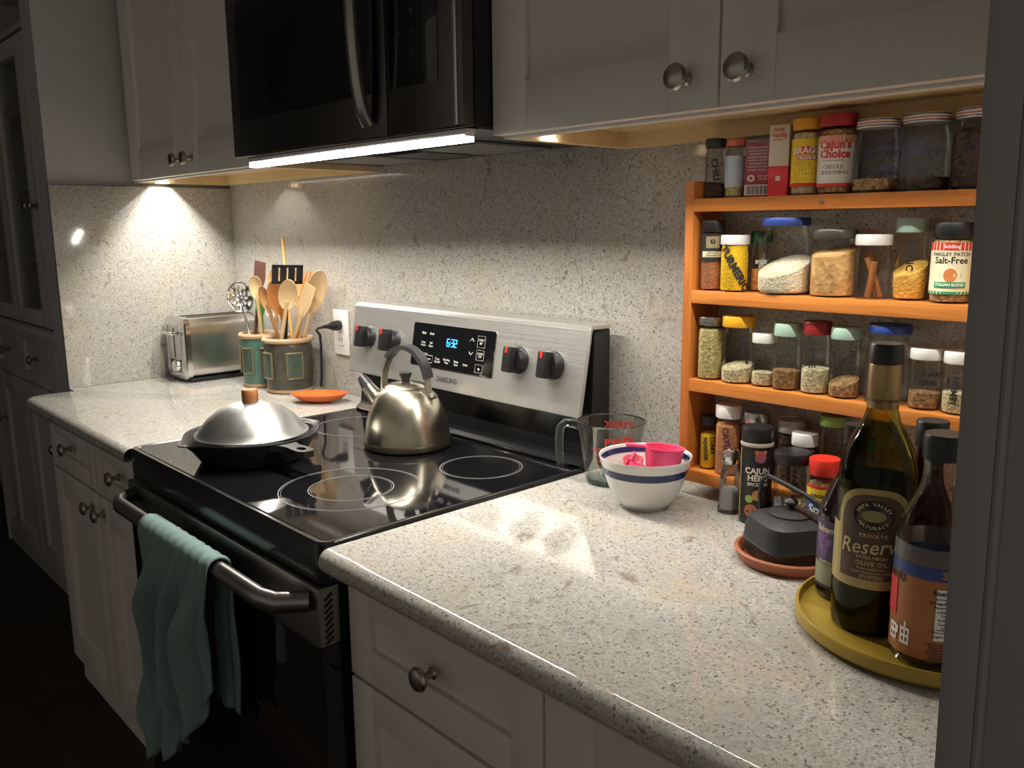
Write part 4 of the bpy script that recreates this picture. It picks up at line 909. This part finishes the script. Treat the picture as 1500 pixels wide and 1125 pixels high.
# teapot on saucer
TP = (.470, -.212)
t = thing('terracotta_saucer', 'round terracotta saucer under the iron teapot', 'saucer', (TP[0], TP[1], 0))
MB().lathe([(0, .004), (.058, .004), (.064, .016), (.0655, .0175), (.069, .0175), (.0705, .016), (.066, .004), (.062, 0), (0, 0)], 56).build('dish', pbr('terracotta', (.38, .12, .05), .55, var=.12, scale=40), t)
t = thing('teapot', 'small square black cast-iron teapot on the terracotta saucer', 'teapot', (TP[0], TP[1], .0045), radians(-30))
TI = pbr('teapot_iron', (.022, .022, .023), .48, var=.2, scale=160, bump=.3)
MB().lathe([(0, 0), (.043, 0), (.047, .003), (.0505, .018), (.0510, .022), (.0500, .0235), (.0490, .040), (.0455, .052), (.034, .0585), (.026, .060), (0, .060)], 64, sq=4.2).build('body', TI, t)
ld = MB().lathe([(.0285, .0598), (.0285, .0618), (.018, .0655), (.006, .067), (0, .067)], 40).build('lid', TI, t)
MB().lathe([(.004, .066), (.0042, .070), (.0088, .074), (.0092, .077), (.0065, .0805), (.002, .0825), (.0018, .085), (0, .0855)], 20).build('lid_knob', TI, ld)
MB().lathe([(.0014, .0645), (.0014, .0655), (0, .0655)], 8, Matrix.Translation((.014, -.008, 0))).build('steam_hole', INK, ld)
# spout to the left rear, bail handle over the top
MB().tube([(-.044, .014, .034), (-.058, .018, .046), (-.066, .020, .060)], [.0105, .0085, .0065], 12).build('spout', TI, t)
ha = [(-.044, 0, .050), (-.047, 0, .075), (-.045, 0, .096), (-.036, 0, .104), (-.010, 0, .098), (.020, 0, .090), (.040, 0, .082), (.047, 0, .070), (.045, 0, .050)]
Mh = Matrix.Rotation(radians(28), 4, 'Z')
MB().tube([Mh @ Vector(p) for p in ha], .0034, 10).build('bail_handle', TI, t)

# ------------------------------------------------------------------ lazy susan with bottles
LS = (.680, -.286)
t = thing('lazy_susan', 'mustard-yellow turntable carrying the bottles', 'turntable', (LS[0], LS[1], 0))
YM = pbr('mustard_plastic', (.40, .27, .035), .38, var=.05)
MB().lathe([(0, .012), (.1345, .012), (.1355, .0185), (.1362, .0205), (.1382, .0205), (.1400, .018), (.1400, .008), (.1365, .004), (.1315, .0035), (.1285, .0035), (0, .0035)], 80).build('tray', YM, t)
MB().lathe([(0, 0), (.07, 0), (.07, .0034), (0, .0034)], 40).build('foot', BLKM, t)
BZ = .0125
OC = (.636, -.340)
t = thing('olive_oil_bottle', 'tall dark green olive oil bottle with gold label and foil neck', 'bottle', (OC[0], OC[1], BZ), face(*OC)-.02)
OG = glass('olive_glass', (.56, .55, .16), .03, 1.5)
BP = [(0, .004), (.030, .004), (.034, 0), (.0375, .003), (.0388, .010), (.0388, .165), (.0380, .178), (.034, .196), (.026, .213), (.0185, .226), (.0155, .238), (.0148, .252), (.0145, .286)]
MB().lathe(BP, 56, cap=False).build('glass_body', OG, t)
MB().lathe([(0, .0045)]+[(r-.0016, z_) for r, z_ in BP[2:6]]+[(.0370, .100), (.0368, .118), (0, .118)], 48).build('oil', pbr('olive_oil', (.020, .022, .006), .12, var=0), t)
MB().lathe([(.0152, .2395), (.0157, .241), (.0156, .284), (.0150, .286)], 40, cap=False).build('foil', pbr('gold_foil', (.42, .30, .13), .35, .75, var=.06), t)
MB().lathe([(.0153, .286), (.0165, .2865), (.0165, .305), (.0155, .307), (0, .307)], 48, rib=.02).build('cap', BLKM, t)
wr(t, [('NAPA VALLEY NATURALS', .0042, .0160, 0, .2485, 0, .01)], INK, 'foil_print')
GOLD = pbr('label_gold', (.42, .33, .13), .4, .35, var=.06); BRN = pbr('label_brown', (.10, .058, .034), .5, var=.05)
def arch(mb, R, a, z0, z1, zc):
    pts = [(-a, z0), (a, z0)]+[(a*cos(b)**.7 if cos(b) > 0 else -a*abs(cos(b))**.7, z1+(zc-z1)*sin(b)) for b in [pi*i/16 for i in range(17)]]
    v = [(R*cos(p), R*sin(p), z_) for p, z_ in pts]
    # fan of strips so the label follows the curve
    n = 24; v = []; f = []
    for i in range(n+1):
        x = -1+2*i/n; top_ = z1+(zc-z1)*(max(0, 1-abs(x)**2.6))**.5
        for z_ in (z0, z0+(z1-z0)*.5, z1, top_): v.append((R*cos(x*a), R*sin(x*a), z_))
    for i in range(n):
        for k in range(3): f.append((i*4+k, (i+1)*4+k, (i+1)*4+k+1, i*4+k+1))
    return mb.add(v, f)
MB().patch(.0390, -1.45, 1.45, .054, .118, 26).build('side_label', GOLD, t)
arch(MB(), .0397, .98, .054, .132, .162).build('label', GOLD, t)
arch(MB(), .0401, .84, .064, .129, .1555).build('label_field', BRN, t)
mb = MB().lathe([(.0205, 0), (.0205, .0002), (0, .0002)], 36); mb.v = [(.0405*cos(p[0]/.0405), .0405*sin(p[0]/.0405), .1335+p[1]*.80) for p in mb.v]; mb.build('oval_badge', INK, t)
mb = MB().lathe([(.0120, 0), (.0120, .0002), (0, .0002)], 28); mb.v = [(.0407*cos(p[0]/.0405), .0407*sin(p[0]/.0405), .1335+p[1]*.52) for p in mb.v]; mb.build('badge_picture', plain('badge_olive', (.26, .25, .10)), t)
CRM = plain('print_gold', (.62, .52, .27))
mb = MB()
for s, up in (('NAPA VALLEY', 1), ('NATURALS', -1)):     # lettering set around the oval
    n = len(s)
    for i, ch in enumerate(s):
        if ch == ' ': continue
        b = (pi/2-(i-(n-1)/2)*.235) if up > 0 else (-pi/2+(i-(n-1)/2)*.255)
        txt_cyl(mb, ch, .0052, .0408, .0163*cos(b)/.0405, .1335+.0128*sin(b), math.degrees(b)-90*up, .03)
mb.build('badge_lettering', CRM, t)
wr(t, [('PRIVATE', .0058, .0405, .02, .1120, 0, .01, 1.1, 0, 1.2), ('Reserve', .0225, .0410, .03, .1000, 4, .01, .92, .22), ('EXTRA VIRGIN', .0048, .0405, .02, .0885, 0, .01), ('OLIVE OIL', .0066, .0405, .02, .0820, 0, .01, 1, 0, 1.1), ('From California\'s', .0042, .0405, .02, .0765, 0, 0, 1, .2), ('Upper Sacramento Valley', .0040, .0405, .02, .0725, 0, 0, 1, .2), ('First Cold Pressed', .0030, .0405, .02, .0690), ('25.4 FL OZ (750 mL)', .0028, .0405, .02, .0665)], CRM)
# soy sauce
SC = (.7105, -.368)
t = thing('soy_sauce_bottle', 'soy sauce bottle with large black cap and blue and orange label', 'bottle', (SC[0], SC[1], BZ), face(*SC)-.02)
SP = [(0, .004), (.030, .004), (.033, 0), (.0362, .004), (.0368, .010), (.0368, .126), (.0350, .138), (.029, .154), (.0215, .170), (.0178, .184), (.0168, .198), (.0180, .200), (.0180, .203), (.0165, .204)]
MB().lathe(SP, 52, cap=False).build('glass_body', glass('soy_glass', (.96, .95, .92), .03, 1.45), t)
MB().lathe([(0, .0045), (.031, .0045), (.0352, .008), (.0353, .013), (.0353, .030), (0, .030)], 44).build('soy_sauce', pbr('soy', (.012, .006, .004), .15, var=0), t)
MB().lathe([(.0176, .2045), (.0196, .205), (.0199, .226), (.0185, .2295), (0, .2300)], 60, rib=.02).build('cap', BLKM, t)
MB().lathe([(.0371, .012), (.0371, .0935)], 48, cap=False).build('label', pbr('label_copper', (.36, .135, .045), .45, .2, var=.08), t)
MB().lathe([(.0373, .0935), (.0373, .1065)], 48, cap=False).build('label_band', plain('band_blue', (.025, .05, .20)), t)
MB().lathe([(.0371, .1065), (.0369, .124)], 48, cap=False).build('frosted_band', glass('frost', (.62, .60, .56), .45, 2.2, 1.0), t)
MB().patch(.0374, .12, .95, .034, .086, 12).build('nutrition_panel', PAPER, t)
mb = MB(); A = .53
txt_cyl(mb, 'Nutrition Facts', .0060, .0380, A, .082, 0, .04)
for i, s in enumerate(('Serving Size 1 Tbsp', 'Servings Per Container 40', 'Amount Per Serving', 'Calories 10', 'Total Fat 0g', 'Sodium 980mg', 'Total Carb. 1g', 'Protein 2g', 'Not a source of fiber', 'sugars or vitamin A')): txt_cyl(mb, s, .0036, .0380, A-.06, .0765-.0042*i)
for zz in (.0712, .0628, .0450): mb.patch(.0379, .15, .92, zz, zz+.0007, 8, th=.0002)
mb.build('nutrition_print', INK, t)
wr(t, [('SAN-J', .0105, .0378, .66, .1000, 0, .03, 1.1, 0, 1.25)], plain('print_copper', (.42, .17, .06)))
MB().patch(.0374, -1.55, -.95, .048, .085, 8).build('red_patch', RED, t)
mb = MB()  # white brush characters
def stroke(a, z, w, h): mb.patch(.0377, a-w, a+w, z-h, z+h, 3, th=.0003)
for a0 in (-1.0, -.60):
    for zz in (.024, .031, .038): stroke(a0, zz, .13, .0014)
    for da in (-.11, 0, .11): stroke(a0+da, .031, .022, .0085)
stroke(-.60, .042, .022, .004); stroke(-.84, .034, .03, .004)
mb.build('brush_characters', PAPER, t)
mb = MB()
for i in range(7): txt_cyl(mb, ('ingredients water soybeans', 'salt alcohol to preserve', 'refrigerate after opening')[i % 3], .0034, .0377, .45, .0300-.0030*i)
mb.build('small_print', plain('print_dark', (.10, .04, .02)), t)
wr(t, [('TAMARI', .0120, .0377, -1.25, .0885, 0, .01)], INK, 'brand_print')
# balsamic bottle
VC = (.5855, -.284)
t = thing('vinegar_bottle', 'dark vinegar bottle with purple grape label behind the olive oil', 'bottle', (VC[0], VC[1], BZ), face(*VC)-.85)
VP = [(0, .004), (.029, .004), (.033, 0), (.0355, .003), (.0360, .008), (.0360, .098), (.0345, .108), (.0270, .126), (.0180, .146), (.0130, .162), (.0120, .185)]
MB().lathe(VP, 44, cap=False).build('glass_body', pbr('dark_bottle', (.012, .006, .006), .08, var=0, spec=.6), t)
MB().lathe([(.0125, .180), (.0138, .181), (.0138, .204), (0, .205)], 36).build('cap', BLKM, t)
MB().patch(.0362, -1.5, 1.5, .014, .094, 20).build('label', pbr('label_aubergine', (.055, .035, .085), .5, var=.3, scale=40), t)
MB().patch(.0365, -1.5, -1.32, .014, .094, 4).build('label_edge', PAPER, t)
for i, (a, zz) in enumerate(((-.25, .070), (-.05, .072), (.15, .069), (-.15, .062), (.05, .062), (-.05, .054), (-.2, .079), (.05, .080))):
    mb = MB().lathe([(.0048, 0), (.0048, .0002), (0, .0002)], 14); mb.v = [(.0366*cos(a+p[0]/.0366), .0366*sin(a+p[0]/.0366), zz+p[1]) for p in mb.v]; mb.build('printed_grape', plain('grape_purple', (.16, .07, .24)), t)
mb = MB(); txt_cyl(mb, 'Balsamic', .010, .0367, .1, .084, 0, .02); txt_cyl(mb, 'VINEGAR', .006, .0367, .1, .045); mb.build('lettering', CRM, t)
MB().patch(.0365, -.5, .35, .018, .042, 10).build('leaf_panel', plain('leaf_sage', (.26, .28, .16)), t)
# amber bottle and yellow-capped bottle at the back of the turntable
AC = (.662, -.272)
t = thing('sauce_bottle', 'slim brown glass bottle with black cap behind the oil and soy bottles', 'bottle', (AC[0], AC[1], BZ), face(*AC))
MB().lathe([(0, .003), (.022, .003), (.025, 0), (.027, .004), (.027, .110), (.024, .128), (.0155, .150), (.0135, .165), (.0135, .196)], 40, cap=False).build('glass_body', glass('amber_glass', (.22, .07, .02), .03, 1.5), t)
MB().lathe([(0, .0035), (.0255, .005), (.0255, .105), (0, .105)], 36).build('sauce', pbr('dark_sauce', (.025, .008, .004), .3, var=0), t)
MB().lathe([(.0140, .190), (.0165, .1905), (.0165, .217), (.0155, .219), (0, .219)], 48, rib=.02).build('cap', BLKM, t)
YC = (.728, -.278)
t = thing('squeeze_bottle', 'bottle with a yellow cap at the back of the turntable', 'bottle', (YC[0], YC[1], BZ), face(*YC))
MB().lathe([(0, .003), (.024, .003), (.027, 0), (.029, .004), (.030, .060), (.028, .110), (.022, .135), (.014, .150), (.014, .156)], 40, cap=False).build('body', glass('pale_bottle', (.80, .78, .74), .05), t)
MB().lathe([(.0145, .154), (.0165, .155), (.0165, .180), (.012, .186), (0, .187)], 40, rib=.015).build('cap', plain('cap_yellow', (.80, .55, .02)), t)
MB().lathe([(0, .0035), (.0275, .005), (.0282, .06), (0, .06)], 36).build('contents', pbr('mustard_sauce', (.45, .30, .05), .5), t)

# ------------------------------------------------------------------ lift everything to real height above the floor
bpy.context.view_layer.update()
for o in S.objects:
    if o.parent is None and o.type != 'CAMERA': o.location.z += CT
